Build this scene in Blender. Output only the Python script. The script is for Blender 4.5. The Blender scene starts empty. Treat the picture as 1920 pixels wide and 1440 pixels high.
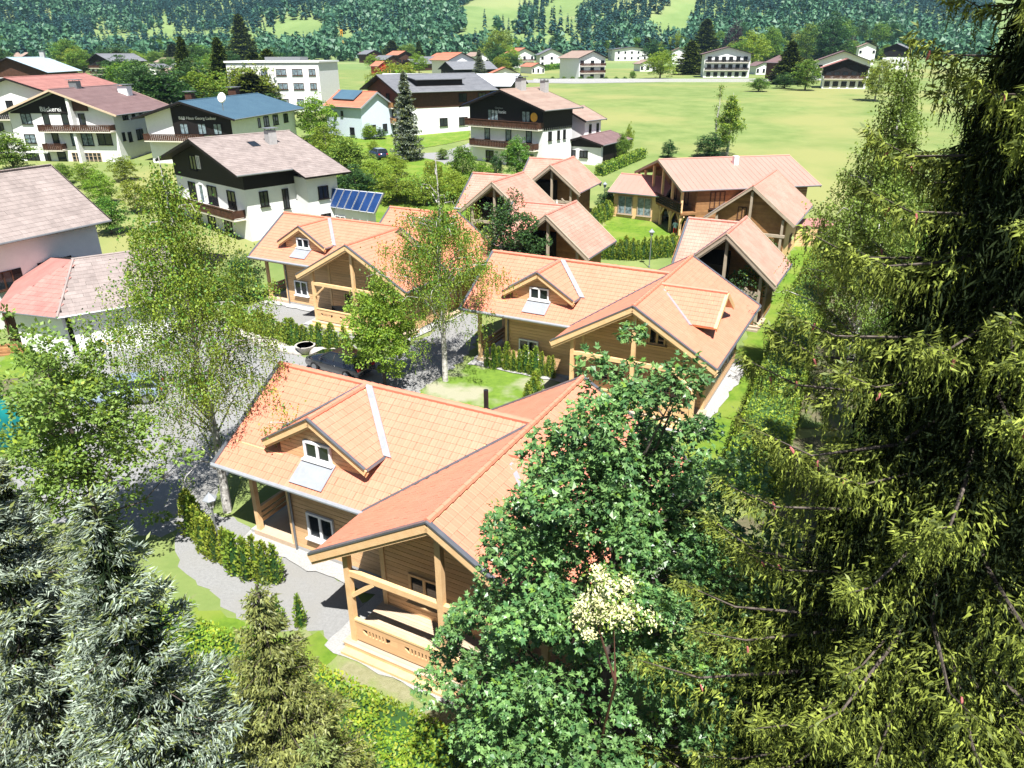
import bpy, math, random
import numpy as np
from mathutils import Vector, Matrix
R = math.radians
rng = np.random.default_rng(7)
random.seed(7)
scene = bpy.context.scene
COL = scene.collection
# ------------------------------------------------------------------ camera
FPX, PITCH, ROLL, CAMH = 1375.0, R(24.33), R(-0.24), 18.0
cd = bpy.data.cameras.new('camera'); cam = bpy.data.objects.new('camera', cd); COL.objects.link(cam)
cd.sensor_width = 36.0; cd.lens = FPX / 1920 * 36; cd.clip_start = 0.1; cd.clip_end = 6000
cam.matrix_world = Matrix.Translation((0, 0, CAMH)) @ Matrix.Rotation(R(90) - PITCH, 4, 'X') @ Matrix.Rotation(ROLL, 4, 'Z')
scene.camera = cam
# ------------------------------------------------------------------ sky and sun
SUN = Vector((0.105, -0.476, 0.873)).normalized()
w = bpy.data.worlds.new('World'); scene.world = w; w.use_nodes = True
nt = w.node_tree; nt.nodes.clear()
sky = nt.nodes.new('ShaderNodeTexSky'); sky.sky_type = 'NISHITA'; sky.sun_disc = False
sky.sun_elevation = math.asin(SUN.z); sky.sun_rotation = math.atan2(SUN.x, SUN.y)
bg = nt.nodes.new('ShaderNodeBackground'); bg.inputs[1].default_value = 0.05
wo = nt.nodes.new('ShaderNodeOutputWorld')
nt.links.new(sky.outputs[0], bg.inputs[0]); nt.links.new(bg.outputs[0], wo.inputs[0])
sl = bpy.data.lights.new('sun', 'SUN'); sl.energy = 5.0; sl.angle = R(0.5); sl.color = (1.0, 0.975, 0.935)
so = bpy.data.objects.new('sun', sl); COL.objects.link(so)
so.rotation_euler = SUN.to_track_quat('Z', 'Y').to_euler(); so.location = (0, -20, 60)
scene.view_settings.view_transform = 'Standard'; scene.view_settings.look = 'None'
scene.view_settings.exposure = 1.12; scene.view_settings.gamma = 1.0; scene.view_settings.use_curve_mapping = False
scene.cycles.max_bounces = 6; scene.cycles.diffuse_bounces = 1; scene.cycles.glossy_bounces = 2
scene.cycles.transmission_bounces = 3; scene.cycles.transparent_max_bounces = 6; scene.cycles.volume_bounces = 0

# ------------------------------------------------------------------ where a photo point lies on the ground
ZY = [0, 60, 110, 190, 300, 420, 500, 650]
ZZ = [0, 0, 3.2, 7.2, 8.8, 9.6, 10.6, 13.0]
def zg(y): return float(np.interp(y, ZY, ZZ))
def ray(u, v):
    a = (u - 960) / FPX; b = (720 - v) / FPX; c, s = math.cos(ROLL), math.sin(ROLL)
    a, b = a * c - b * s, b * c + a * s
    return np.array([a, math.cos(PITCH) + b * math.sin(PITCH), -math.sin(PITCH) + b * math.cos(PITCH)])
def terr(x, y):
    z = np.interp(y, ZY, ZZ); t = np.clip((y - 620) / 220, 0, 1)
    hb = (y - 620) * 0.15 + 13 * np.sin(x / 150 + 0.8) * t + 8 * np.sin(x / 62 + y / 85) * t + 5 * np.sin(x / 37 - y / 60) * t
    return np.where(y > 620, z + np.maximum(hb, 0), z)
def G(u, v, h=0.0):
    d = ray(u, v)
    ts = np.concatenate([np.arange(5, 120, 0.1), np.arange(120, 1500, 0.5)]); p = d[None] * ts[:, None]
    ok = np.nonzero(p[:, 2] + CAMH <= terr(p[:, 0], p[:, 1]) + h)[0]
    t = ts[ok[0]] if len(ok) else 1500
    return d * t + np.array([0, 0, CAMH])
def topz(u, v, y):
    d = ray(u, v); return CAMH + d[2] / d[1] * y
def proj(x, y, z):
    z = z - CAMH
    A = y * math.cos(PITCH) - z * math.sin(PITCH); U = y * math.sin(PITCH) + z * math.cos(PITCH)
    a = x / A; b = U / A; c, s = math.cos(ROLL), math.sin(ROLL)
    return 960 + FPX * (a * c + b * s), 720 - FPX * (b * c - a * s)

# ------------------------------------------------------------------ materials
M = {}
def _nodes(name):
    m = bpy.data.materials.new(name); m.use_nodes = True; M[name] = m
    n = m.node_tree.nodes; l = m.node_tree.links; n.clear()
    out = n.new('ShaderNodeOutputMaterial'); p = n.new('ShaderNodeBsdfPrincipled')
    l.new(p.outputs[0], out.inputs[0])
    return m, n, l, out, p
def mat(name, c1, c2=None, rough=0.75, scale=4.0, bump=0.0, bscale=30.0, island=0.0, metal=0.0, spec=0.3, coat=0.0,
        stretch=None, c3=None, scale3=0.5, detail=6.0):
    m, n, l, out, p = _nodes(name)
    p.inputs['Roughness'].default_value = rough; p.inputs['Metallic'].default_value = metal
    p.inputs['Specular IOR Level'].default_value = spec; p.inputs['Coat Weight'].default_value = coat
    tc = n.new('ShaderNodeTexCoord'); mp = n.new('ShaderNodeMapping')
    if stretch: mp.inputs['Scale'].default_value = stretch
    l.new(tc.outputs['Object'], mp.inputs[0])
    c2 = c2 or tuple(x * 0.8 for x in c1)
    nz = n.new('ShaderNodeTexNoise'); nz.inputs['Scale'].default_value = scale; nz.inputs['Detail'].default_value = detail
    nz.inputs['Roughness'].default_value = 0.65
    l.new(mp.outputs[0], nz.inputs[0])
    rp = n.new('ShaderNodeValToRGB'); rp.color_ramp.elements[0].position = 0.33; rp.color_ramp.elements[1].position = 0.67
    rp.color_ramp.elements[0].color = (*c2, 1); rp.color_ramp.elements[1].color = (*c1, 1)
    l.new(nz.outputs[0], rp.inputs[0]); col = rp.outputs[0]
    if c3:
        n3 = n.new('ShaderNodeTexNoise'); n3.inputs['Scale'].default_value = scale3; n3.inputs['Detail'].default_value = 4
        l.new(tc.outputs['Object'], n3.inputs[0])
        r3 = n.new('ShaderNodeValToRGB'); r3.color_ramp.elements[0].position = 0.48; r3.color_ramp.elements[1].position = 0.62
        l.new(n3.outputs[0], r3.inputs[0])
        mx = n.new('ShaderNodeMix'); mx.data_type = 'RGBA'; l.new(r3.outputs[0], mx.inputs[0]); l.new(col, mx.inputs[6])
        mx.inputs[7].default_value = (*c3, 1); col = mx.outputs[2]
    if island:
        g = n.new('ShaderNodeNewGeometry'); oi = n.new('ShaderNodeObjectInfo'); ad = n.new('ShaderNodeMath'); ad.operation = 'ADD'
        fr = n.new('ShaderNodeMath'); fr.operation = 'FRACT'
        l.new(g.outputs['Random Per Island'], ad.inputs[0]); l.new(oi.outputs['Random'], ad.inputs[1]); l.new(ad.outputs[0], fr.inputs[0])
        mr = n.new('ShaderNodeMapRange'); mr.inputs[3].default_value = 1 - island; mr.inputs[4].default_value = 1 + island
        l.new(fr.outputs[0], mr.inputs[0])
        hs = n.new('ShaderNodeHueSaturation'); l.new(mr.outputs[0], hs.inputs['Value']); l.new(col, hs.inputs['Color']); col = hs.outputs[0]
    l.new(col, p.inputs['Base Color'])
    if bump:
        bn = n.new('ShaderNodeTexNoise'); bn.inputs['Scale'].default_value = bscale; bn.inputs['Detail'].default_value = 5
        l.new(mp.outputs[0], bn.inputs[0])
        bp = n.new('ShaderNodeBump'); bp.inputs['Strength'].default_value = bump; bp.inputs['Distance'].default_value = 0.05
        l.new(bn.outputs[0], bp.inputs['Height']); l.new(bp.outputs[0], p.inputs['Normal'])
    return m
def leafmat(name, c1, c2, trans=0.3, rough=0.5, spec=0.35, tcol=None):
    m, n, l, out, p = _nodes(name)
    p.inputs['Roughness'].default_value = rough; p.inputs['Specular IOR Level'].default_value = spec
    g = n.new('ShaderNodeNewGeometry'); rp = n.new('ShaderNodeValToRGB')
    rp.color_ramp.elements[0].color = (*c2, 1); rp.color_ramp.elements[1].color = (*c1, 1)
    oi = n.new('ShaderNodeObjectInfo')
    l.new(g.outputs['Random Per Island'], rp.inputs[0])
    hs = n.new('ShaderNodeHueSaturation')
    mr = n.new('ShaderNodeMapRange'); mr.inputs[3].default_value = 0.482; mr.inputs[4].default_value = 0.518
    l.new(oi.outputs['Random'], mr.inputs[0]); l.new(mr.outputs[0], hs.inputs['Hue']); l.new(rp.outputs[0], hs.inputs['Color'])
    tc = n.new('ShaderNodeTexCoord'); nz = n.new('ShaderNodeTexNoise'); nz.inputs['Scale'].default_value = 0.9; nz.inputs['Detail'].default_value = 2
    l.new(tc.outputs['Object'], nz.inputs[0])
    m2 = n.new('ShaderNodeMapRange'); m2.inputs[1].default_value = 0.3; m2.inputs[2].default_value = 0.7
    m2.inputs[3].default_value = 0.75; m2.inputs[4].default_value = 1.25
    l.new(nz.outputs[0], m2.inputs[0]); l.new(m2.outputs[0], hs.inputs['Value'])
    l.new(hs.outputs[0], p.inputs['Base Color'])
    t = n.new('ShaderNodeBsdfTranslucent'); mx = n.new('ShaderNodeMixShader'); mx.inputs[0].default_value = trans
    l.new(hs.outputs[0], t.inputs[0])
    l.new(p.outputs[0], mx.inputs[1]); l.new(t.outputs[0], mx.inputs[2]); l.new(mx.outputs[0], out.inputs[0])
    return m
# grounds
mat('meadow', (0.20, 0.245, 0.078), (0.12, 0.18, 0.045), scale=0.22, c3=(0.235, 0.245, 0.085), scale3=0.035, rough=0.95, bump=0.5, bscale=6, detail=9)
mat('hill_meadow', (0.18, 0.25, 0.085), (0.13, 0.20, 0.06), scale=0.03, c3=(0.22, 0.26, 0.10), scale3=0.01, rough=0.95)
mat('lawn', (0.155, 0.25, 0.022), (0.08, 0.16, 0.012), scale=2.2, c3=(0.18, 0.24, 0.035), scale3=0.4, rough=0.95, bump=0.8, bscale=30, detail=10)
mat('patchy_lawn', (0.16, 0.26, 0.03), (0.10, 0.18, 0.02), scale=2.2, c3=(0.33, 0.32, 0.22), scale3=0.35, rough=0.95, bump=0.8, bscale=30, detail=10)
mat('gravel', (0.30, 0.30, 0.295), (0.235, 0.235, 0.23), scale=9, c3=(0.265, 0.26, 0.245), scale3=0.3, rough=0.95, bump=0.8, bscale=40, detail=12)
mat('white_gravel', (0.55, 0.545, 0.53), (0.36, 0.355, 0.34), scale=25, rough=0.95, bump=1.0, bscale=60)
mat('asphalt', (0.27, 0.27, 0.27), (0.22, 0.22, 0.22), scale=5, rough=0.9, bump=0.3)
mat('soil', (0.16, 0.13, 0.08), (0.08, 0.09, 0.04), scale=4, c3=(0.10, 0.16, 0.04), scale3=0.6, rough=1.0, bump=1.0, bscale=12)
mat('dry_grass', (0.30, 0.29, 0.17), (0.22, 0.22, 0.11), scale=5, c3=(0.20, 0.27, 0.07), scale3=0.7, rough=1.0, bump=1.0, bscale=30)
# building
mat('terracotta', (0.62, 0.235, 0.15), (0.58, 0.212, 0.13), scale=1.2, island=0.05, rough=0.5, spec=0.5, bump=0.1, bscale=60)
mat('faded_terracotta', (0.56, 0.245, 0.185), (0.50, 0.21, 0.155), scale=1.2, island=0.06, rough=0.5, spec=0.5, c3=(0.47, 0.26, 0.20), scale3=.6)
mat('orange_sheet', (0.54, 0.235, 0.19), (0.51, 0.215, 0.17), scale=0.5, rough=0.5, spec=0.4)
mat('wood', (0.72, 0.46, 0.25), (0.58, 0.35, 0.17), scale=2.2, island=0.12, rough=0.55, bump=0.2, bscale=20, stretch=(0.6, 3, 9), detail=8)
mat('wood_trim', (0.76, 0.52, 0.28), (0.68, 0.43, 0.21), scale=3, island=0.06, rough=0.5, bump=0.15, bscale=20)
mat('wood_floor', (0.56, 0.43, 0.31), (0.48, 0.36, 0.25), scale=3, island=0.10, rough=0.6)
mat('aged_wood', (0.34, 0.18, 0.075), (0.24, 0.12, 0.05), scale=2.0, island=0.2, rough=0.7, bump=0.3, bscale=20)
mat('grey_trim', (0.40, 0.33, 0.25), (0.33, 0.26, 0.19), scale=3, rough=0.7)
mat('dark_wood', (0.012, 0.008, 0.007), (0.006, 0.004, 0.004), scale=3, rough=0.7, bump=0.3, bscale=10, stretch=(6, 6, .6))
mat('brown_wood', (0.085, 0.036, 0.02), (0.045, 0.02, 0.012), scale=3, rough=0.7, island=0.15)
mat('plaster', (0.80, 0.80, 0.78), (0.74, 0.74, 0.73), scale=1.5, rough=0.85, bump=0.1)
mat('cream_plaster', (0.78, 0.72, 0.60), (0.72, 0.66, 0.54), scale=1.5, rough=0.85)
mat('shade_tint_plaster', (0.60, 0.68, 0.76), (0.56, 0.64, 0.72), scale=2, rough=0.8)  # white walls; the bluish cast of their shade is put into this colour
mat('grey_tile', (0.30, 0.25, 0.23), (0.225, 0.185, 0.17), scale=0.8, island=0.10, rough=0.7, bump=0.2, bscale=12)
mat('pink_tile', (0.42, 0.20, 0.17), (0.33, 0.15, 0.13), scale=0.8, island=0.08, rough=0.7)
mat('maroon_tile', (0.215, 0.14, 0.135), (0.175, 0.11, 0.105), scale=0.8, island=0.06, rough=0.6)
mat('brown_tile', (0.36, 0.27, 0.22), (0.30, 0.21, 0.17), scale=0.8, island=0.06, rough=0.6)
mat('blue_metal', (0.075, 0.14, 0.19), (0.06, 0.115, 0.165), scale=0.6, rough=0.4, island=0.05, spec=0.5)
mat('pale_metal', (0.42, 0.52, 0.58), (0.36, 0.46, 0.52), scale=0.5, rough=0.4, island=0.04)
mat('silver_metal', (0.62, 0.63, 0.66), (0.5, 0.52, 0.55), scale=0.6, rough=0.4)
mat('slate', (0.20, 0.205, 0.22), (0.15, 0.155, 0.17), scale=1, rough=0.6, island=0.06)
mat('red_tile', (0.52, 0.20, 0.12), (0.44, 0.16, 0.10), scale=1, rough=0.6, island=0.08)
mat('zinc', (0.20, 0.21, 0.23), (0.16, 0.17, 0.19), scale=3, rough=0.35, metal=0.5)
mat('lead', (0.36, 0.38, 0.41), (0.30, 0.32, 0.35), scale=3, rough=0.4, metal=0.2)
mat('white_paint', (0.80, 0.80, 0.80), (0.76, 0.76, 0.76), rough=0.4)
mat('black_metal', (0.02, 0.02, 0.022), (0.015, 0.015, 0.015), rough=0.4)
mat('grey_metal', (0.25, 0.26, 0.27), (0.2, 0.21, 0.22), rough=0.4, metal=0.4)
mat('glass', (0.02, 0.025, 0.03), (0.012, 0.016, 0.02), scale=0.7, rough=0.06, spec=0.6)
mat('curtain_glass', (0.30, 0.38, 0.42), (0.03, 0.05, 0.06), scale=2.2, rough=0.15, spec=0.5)
mat('solar', (0.02, 0.06, 0.20), (0.012, 0.035, 0.12), scale=0.6, rough=0.12, spec=0.8)
mat('stone', (0.50, 0.47, 0.42), (0.36, 0.33, 0.29), scale=3, rough=0.9, bump=0.5, bscale=8)
mat('concrete', (0.42, 0.41, 0.40), (0.34, 0.33, 0.32), scale=3, rough=0.9, bump=0.2)
mat('teal_tarp', (0.01, 0.20, 0.19), (0.008, 0.15, 0.15), scale=2, rough=0.45, bump=0.3, bscale=3)
mat('orange_paint', (0.85, 0.42, 0.05), rough=0.4)
mat('red_paint', (0.55, 0.03, 0.03), rough=0.5)
mat('pink_paint', (0.55, 0.30, 0.30), rough=0.5)
mat('car_black', (0.012, 0.014, 0.02), rough=0.15, coat=1.0, spec=0.6)
mat('car_blue', (0.22, 0.28, 0.36), rough=0.25, coat=1.0)
mat('car_navy', (0.02, 0.03, 0.07), rough=0.2, coat=1.0)
mat('rubber', (0.02, 0.02, 0.02), rough=0.8)
mat('white_cloth', (0.75, 0.74, 0.72), rough=0.9)
mat('skin', (0.55, 0.33, 0.24), rough=0.6)
mat('hair', (0.05, 0.03, 0.02), rough=0.7)
mat('shirt_blue', (0.45, 0.68, 0.78), rough=0.9)
mat('bark', (0.14, 0.115, 0.095), (0.045, 0.035, 0.028), scale=6, rough=0.9, bump=1, bscale=15, stretch=(1, 1, .3))
mat('grey_bark', (0.30, 0.27, 0.24), (0.15, 0.13, 0.11), scale=6, rough=0.9, bump=1, bscale=15, stretch=(1, 1, .3))
mat('birch_bark', (0.66, 0.64, 0.60), (0.22, 0.20, 0.18), scale=3.0, rough=0.8, bump=0.3, bscale=8, stretch=(1, 1, 2.2))
mat('cone_pink', (0.50, 0.15, 0.15), (0.38, 0.12, 0.10), scale=20, rough=0.6)
mat('flower', (0.80, 0.76, 0.45), (0.62, 0.62, 0.25), rough=0.8)
mat('pink_flower', (0.6, 0.2, 0.25), rough=0.8)
# leaves
leafmat('leaf_maple', (0.20, 0.33, 0.095), (0.05, 0.13, 0.04), 0.18, 0.4, 0.5)
leafmat('leaf_maple_new', (0.24, 0.36, 0.05), (0.14, 0.27, 0.05), 0.35)
leafmat('leaf_lime', (0.34, 0.45, 0.05), (0.17, 0.30, 0.03), 0.4)
leafmat('leaf_rowan', (0.24, 0.38, 0.085), (0.10, 0.20, 0.035), 0.35)
leafmat('leaf_birch', (0.33, 0.40, 0.045), (0.12, 0.17, 0.02), 0.35)
leafmat('leaf_green', (0.16, 0.29, 0.045), (0.07, 0.16, 0.025), 0.3)
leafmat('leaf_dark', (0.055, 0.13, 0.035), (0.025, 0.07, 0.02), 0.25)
leafmat('leaf_hedge', (0.32, 0.43, 0.04), (0.15, 0.29, 0.03), 0.35)
leafmat('leaf_yellow', (0.46, 0.46, 0.05), (0.30, 0.38, 0.04), 0.35)
leafmat('leaf_thuja', (0.36, 0.42, 0.06), (0.14, 0.22, 0.03), 0.3)
leafmat('leaf_purple', (0.05, 0.025, 0.03), (0.03, 0.015, 0.02), 0.2)
leafmat('needle_spruce', (0.25, 0.33, 0.055), (0.025, 0.045, 0.012), 0.1, 0.6, 0.15)
leafmat('needle_new', (0.22, 0.28, 0.09), (0.13, 0.19, 0.06), 0.2)
leafmat('needle_blue', (0.40, 0.47, 0.37), (0.03, 0.055, 0.03), 0.06, 0.6, 0.15)
leafmat('needle_olive', (0.25, 0.29, 0.08), (0.10, 0.13, 0.04), 0.15)
leafmat('needle_dark', (0.02, 0.032, 0.012), (0.010, 0.018, 0.008), 0.0, .9, .02)  # near-black; mainly paints the deep shade inside spruce crowns
leafmat('needle_larch', (0.20, 0.30, 0.05), (0.12, 0.19, 0.03), 0.3)
leafmat('forest_con', (0.035, 0.105, 0.09), (0.012, 0.042, 0.045), 0.1)  # distant blue haze is put into both forest colours
leafmat('forest_dec', (0.11, 0.24, 0.11), (0.035, 0.11, 0.06), 0.2)

# ------------------------------------------------------------------ mesh helpers
def link(o, parent=None):
    COL.objects.link(o)
    if parent is not None: o.parent = parent
    return o
def thing(name, label, cat, loc=(0, 0, 0), rz=0.0, group=None):
    o = bpy.data.objects.new(name, None); COL.objects.link(o); o.empty_display_size = 0.5
    o.location = loc; o.rotation_euler = (0, 0, rz); o['label'] = label; o['category'] = cat
    if group: o['group'] = group
    return o
def tag(o, label, cat, group=None):
    o['label'] = label; o['category'] = cat
    if group: o['group'] = group
    return o
def npmesh(name, V, Fs, mats, smooth=False):
    """V (N,3); Fs list of (array (n,k) of indices, material index)"""
    me = bpy.data.meshes.new(name)
    V = np.asarray(V, dtype=np.float32)
    loops = []; starts = []; tot = []; mi = []; off = 0
    for fa, m_ in Fs:
        fa = np.asarray(fa, dtype=np.int32)
        if fa.size == 0: continue
        k = fa.shape[1]; loops.append(fa.ravel()); n_ = len(fa)
        starts.append(off + np.arange(n_) * k); tot.append(np.full(n_, k)); mi.append(np.full(n_, m_)); off += n_ * k
    loops = np.concatenate(loops); starts = np.concatenate(starts); tot = np.concatenate(tot); mi = np.concatenate(mi)
    me.vertices.add(len(V)); me.vertices.foreach_set('co', V.ravel())
    me.loops.add(len(loops)); me.loops.foreach_set('vertex_index', loops.astype(np.int32))
    me.polygons.add(len(starts)); me.polygons.foreach_set('loop_start', starts.astype(np.int32))
    me.polygons.foreach_set('material_index', mi.astype(np.int32))
    me.polygons.foreach_set('use_smooth', np.full(len(starts), bool(smooth)))
    for m_ in mats: me.materials.append(M[m_])
    me.update(calc_edges=True); me.validate()
    return me
class MB:
    def __init__(s): s.v = []; s.f = []; s.m = []
    def face(s, pts, mi=0):
        i = len(s.v); s.v += [tuple(p) for p in pts]; s.f.append(tuple(range(i, i + len(pts)))); s.m.append(mi)
    def hexa(s, b, t, mi=0):
        """prism from bottom loop b and top loop t (same count, both ccw seen from the top)"""
        i = len(s.v); n = len(b); s.v += [tuple(p) for p in b] + [tuple(p) for p in t]
        s.f.append(tuple(i + k for k in range(n - 1, -1, -1))); s.m.append(mi)
        s.f.append(tuple(i + n + k for k in range(n))); s.m.append(mi)
        for k in range(n):
            s.f.append((i + k, i + (k + 1) % n, i + n + (k + 1) % n, i + n + k)); s.m.append(mi)
    def box(s, x0, y0, z0, x1, y1, z1, mi=0):
        if x0 > x1: x0, x1 = x1, x0
        if y0 > y1: y0, y1 = y1, y0
        if z0 > z1: z0, z1 = z1, z0
        b = [(x0, y0, z0), (x1, y0, z0), (x1, y1, z0), (x0, y1, z0)]
        s.hexa(b, [(p[0], p[1], z1) for p in b], mi)
    def beam(s, p, q, wd, h, up=(0, 0, 1), mi=0):
        p = Vector(p); q = Vector(q); d = (q - p).normalized(); up = Vector(up)
        sd = d.cross(up)
        if sd.length < 1e-4: sd = Vector((1, 0, 0))
        sd.normalize(); u = sd.cross(d); a = sd * wd / 2; c = u * h / 2
        b = [p - a - c, p + a - c, p + a + c, p - a + c]; t = [x + (q - p) for x in b]
        s.hexa(b[::-1], t[::-1], mi)
    def slab(s, poly, nrm, th, mi=0):
        """polygon (ccw seen against nrm) thickened downwards along nrm"""
        n = Vector(nrm).normalized() * th; t = [Vector(p) for p in poly]
        s.hexa([p - n for p in t], t, mi)
    def tube(s, pts, rad, sides=6, mi=0, cap=True):
        base = len(s.v); n = len(pts)
        for k, p in enumerate(pts):
            p = Vector(p); a = Vector(pts[max(k - 1, 0)]); b = Vector(pts[min(k + 1, n - 1)]); d = (b - a).normalized()
            x = d.cross(Vector((0.13, 0.31, 1))); x = x.normalized() if x.length > 1e-3 else Vector((1, 0, 0)); y = d.cross(x)
            r_ = rad[k] if hasattr(rad, '__len__') else rad
            for j in range(sides):
                an = 2 * math.pi * j / sides; s.v.append(tuple(p + (x * math.cos(an) + y * math.sin(an)) * r_))
        for k in range(n - 1):
            for j in range(sides):
                a = base + k * sides + j; b = base + k * sides + (j + 1) % sides
                s.f.append((a, b, b + sides, a + sides)); s.m.append(mi)
        if cap:
            s.f.append(tuple(base + (sides - 1 - j) for j in range(sides))); s.m.append(mi)
            s.f.append(tuple(base + (n - 1) * sides + j for j in range(sides))); s.m.append(mi)
    def lathe(s, prof, cx=0, cy=0, sides=12, mi=0):
        s.tube([(cx, cy, z) for r_, z in prof], [r_ for r_, z in prof], sides, mi)
    def mesh(s, name, mats):
        me = bpy.data.meshes.new(name); me.from_pydata(s.v, [], s.f)
        mats = [mats] if isinstance(mats, str) else mats
        for m_ in mats: me.materials.append(M[m_])
        me.polygons.foreach_set('material_index', s.m); me.update()
        return me
    def build(s, name, mats, parent=None, loc=None, smooth=False):
        me = s.mesh(name, mats)
        if smooth: me.polygons.foreach_set('use_smooth', [True] * len(me.polygons))
        o = link(bpy.data.objects.new(name, me), parent)
        if loc is not None: o.location = loc
        return o
def place(name, me, parent=None, loc=(0, 0, 0), rz=0.0, sc=None):
    o = link(bpy.data.objects.new(name, me), parent); o.location = loc; o.rotation_euler = (0, 0, rz)
    if sc is not None: o.scale = sc if hasattr(sc, '__len__') else (sc, sc, sc)
    return o
def structure(o): o['kind'] = 'structure'; return o
def stuff(o): o['kind'] = 'stuff'; return o

# ------------------------------------------------------------------ terrain
xs = np.concatenate([np.linspace(-1300, -200, 45), np.linspace(-180, 180, 37), np.linspace(200, 1300, 45)])
ys = np.unique(np.concatenate([np.linspace(-25, 60, 12), [60, 110, 190, 300, 420, 500], np.linspace(60, 620, 40), np.linspace(620, 1700, 75)]))
X, Y = np.meshgrid(xs, ys); Z = terr(X, Y)
nx, ny = len(xs), len(ys)
idx = np.arange(nx * ny).reshape(ny, nx)
quads = np.stack([idx[:-1, :-1], idx[:-1, 1:], idx[1:, 1:], idx[1:, :-1]], -1).reshape(-1, 4)
far = (Y[:-1, :-1].reshape(-1) > 430)
me = npmesh('ground', np.stack([X, Y, Z], -1).reshape(-1, 3), [(quads[~far], 0), (quads[far], 1)], ['meadow', 'hill_meadow'], smooth=False)
structure(place('ground', me))
def clip_y(poly, y0, y1):
    def cl(pl, f):
        out = []
        for i in range(len(pl)):
            a, b = pl[i], pl[(i + 1) % len(pl)]; fa, fb = f(a), f(b)
            if fa >= 0: out.append(a)
            if (fa >= 0) != (fb >= 0):
                t = fa / (fa - fb); out.append((a[0] + (b[0] - a[0]) * t, a[1] + (b[1] - a[1]) * t))
        return out
    pl = cl(poly, lambda p: p[1] - y0)
    return cl(pl, lambda p: y1 - p[1]) if pl else []
LIFT = [0.0]
def patch(name, uv, m_, lift, metric=False, rough_edge=.16):
    """a sheet on the ground; uv = corner points of its outline"""
    poly = [tuple(p) for p in uv] if metric else [tuple(G(*p)[:2]) for p in uv]
    LIFT[0] += .004; lift = LIFT[0]
    if rough_edge:
        q = []
        for i in range(len(poly)):
            a, b = poly[i], poly[(i + 1) % len(poly)]; L_ = math.dist(a, b); n = min(40, max(1, int(L_ / .45))); s_ = min(1.0, L_ / 4)
            for k in range(n): q.append((a[0] + (b[0] - a[0]) * k / n + random.gauss(0, rough_edge) * s_, a[1] + (b[1] - a[1]) * k / n + random.gauss(0, rough_edge) * s_))
        poly = q
    ar = sum(poly[i][0] * poly[(i + 1) % len(poly)][1] - poly[(i + 1) % len(poly)][0] * poly[i][1] for i in range(len(poly)))
    if ar < 0: poly = poly[::-1]
    mb = MB(); br = [-30] + ZY[1:]
    for a, b in zip(br[:-1], br[1:]):
        pl = clip_y(poly, a, b)
        if len(pl) > 2: mb.face([(p[0], p[1], zg(p[1]) + lift) for p in pl])
    return structure(mb.build(name, m_))
# ------------------------------------------------------------------ building pieces
CACHE = {}
def window(parent, loc, out, w_, h_, frame='white_paint', glass='glass', panes=2, bars=0, sill=True, depth=0.09, shutters=None):
    """out = direction angle (deg, in the parent's frame) the window faces; loc = centre on the wall"""
    key = (round(w_, 2), round(h_, 2), frame, glass, panes, bars, round(depth, 3))
    if key not in CACHE:
        mb = MB(); t = min(0.09, w_ * 0.1, h_ * .12)
        hw, hh = w_ / 2, h_ / 2
        mb.box(-hw, -depth, -hh, -hw + t, 0, hh); mb.box(hw - t, -depth, -hh, hw, 0, hh)
        mb.box(-hw + t, -depth, -hh, hw - t, 0, -hh + t); mb.box(-hw + t, -depth, hh - t, hw - t, 0, hh)
        for k in range(1, panes):
            x = -hw + w_ * k / panes; mb.box(x - t * .6, -depth * .9, -hh + t, x + t * .6, -0.004, hh - t)
        for k in range(bars):
            z = -hh + h_ * (k + 1) / (bars + 1); mb.box(-hw + t, -depth * .85, z - .02, hw - t, -0.006, z + .02)
        g = MB(); g.box(-hw + t, -depth * .4, -hh + t, hw - t, -0.002, hh - t)
        CACHE[key] = (mb.mesh('window', frame), g.mesh('pane', glass))
    fm, gm = CACHE[key]
    o = place('window', fm, parent, loc, R(out + 90)); place('pane', gm, o)
    if sill:
        k2 = ('sill', round(w_, 2), frame)
        if k2 not in CACHE:
            s = MB(); s.box(-w_ / 2 - .08, -.2, -.05, w_ / 2 + .08, 0.0, 0); CACHE[k2] = s.mesh('sill', 'white_paint' if frame == 'white_paint' else frame)
        place('sill', CACHE[k2], o, (0, 0, -h_ / 2))
    if shutters:
        k3 = ('sh', round(w_, 2), round(h_, 2), shutters)
        if k3 not in CACHE:
            s = MB(); s.box(-w_ * .25, -.06, -h_ / 2, w_ * .25, -.01, h_ / 2)
            for q in range(5): s.box(-w_ * .22, -.08, -h_ / 2 + h_ * (q + .2) / 5, w_ * .22, -.061, -h_ / 2 + h_ * (q + .75) / 5)
            CACHE[k3] = s.mesh('shutter', shutters)
        for sx in (-1, 1): place('shutter', CACHE[k3], o, (sx * w_ * .77, 0, 0))
    return o

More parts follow.
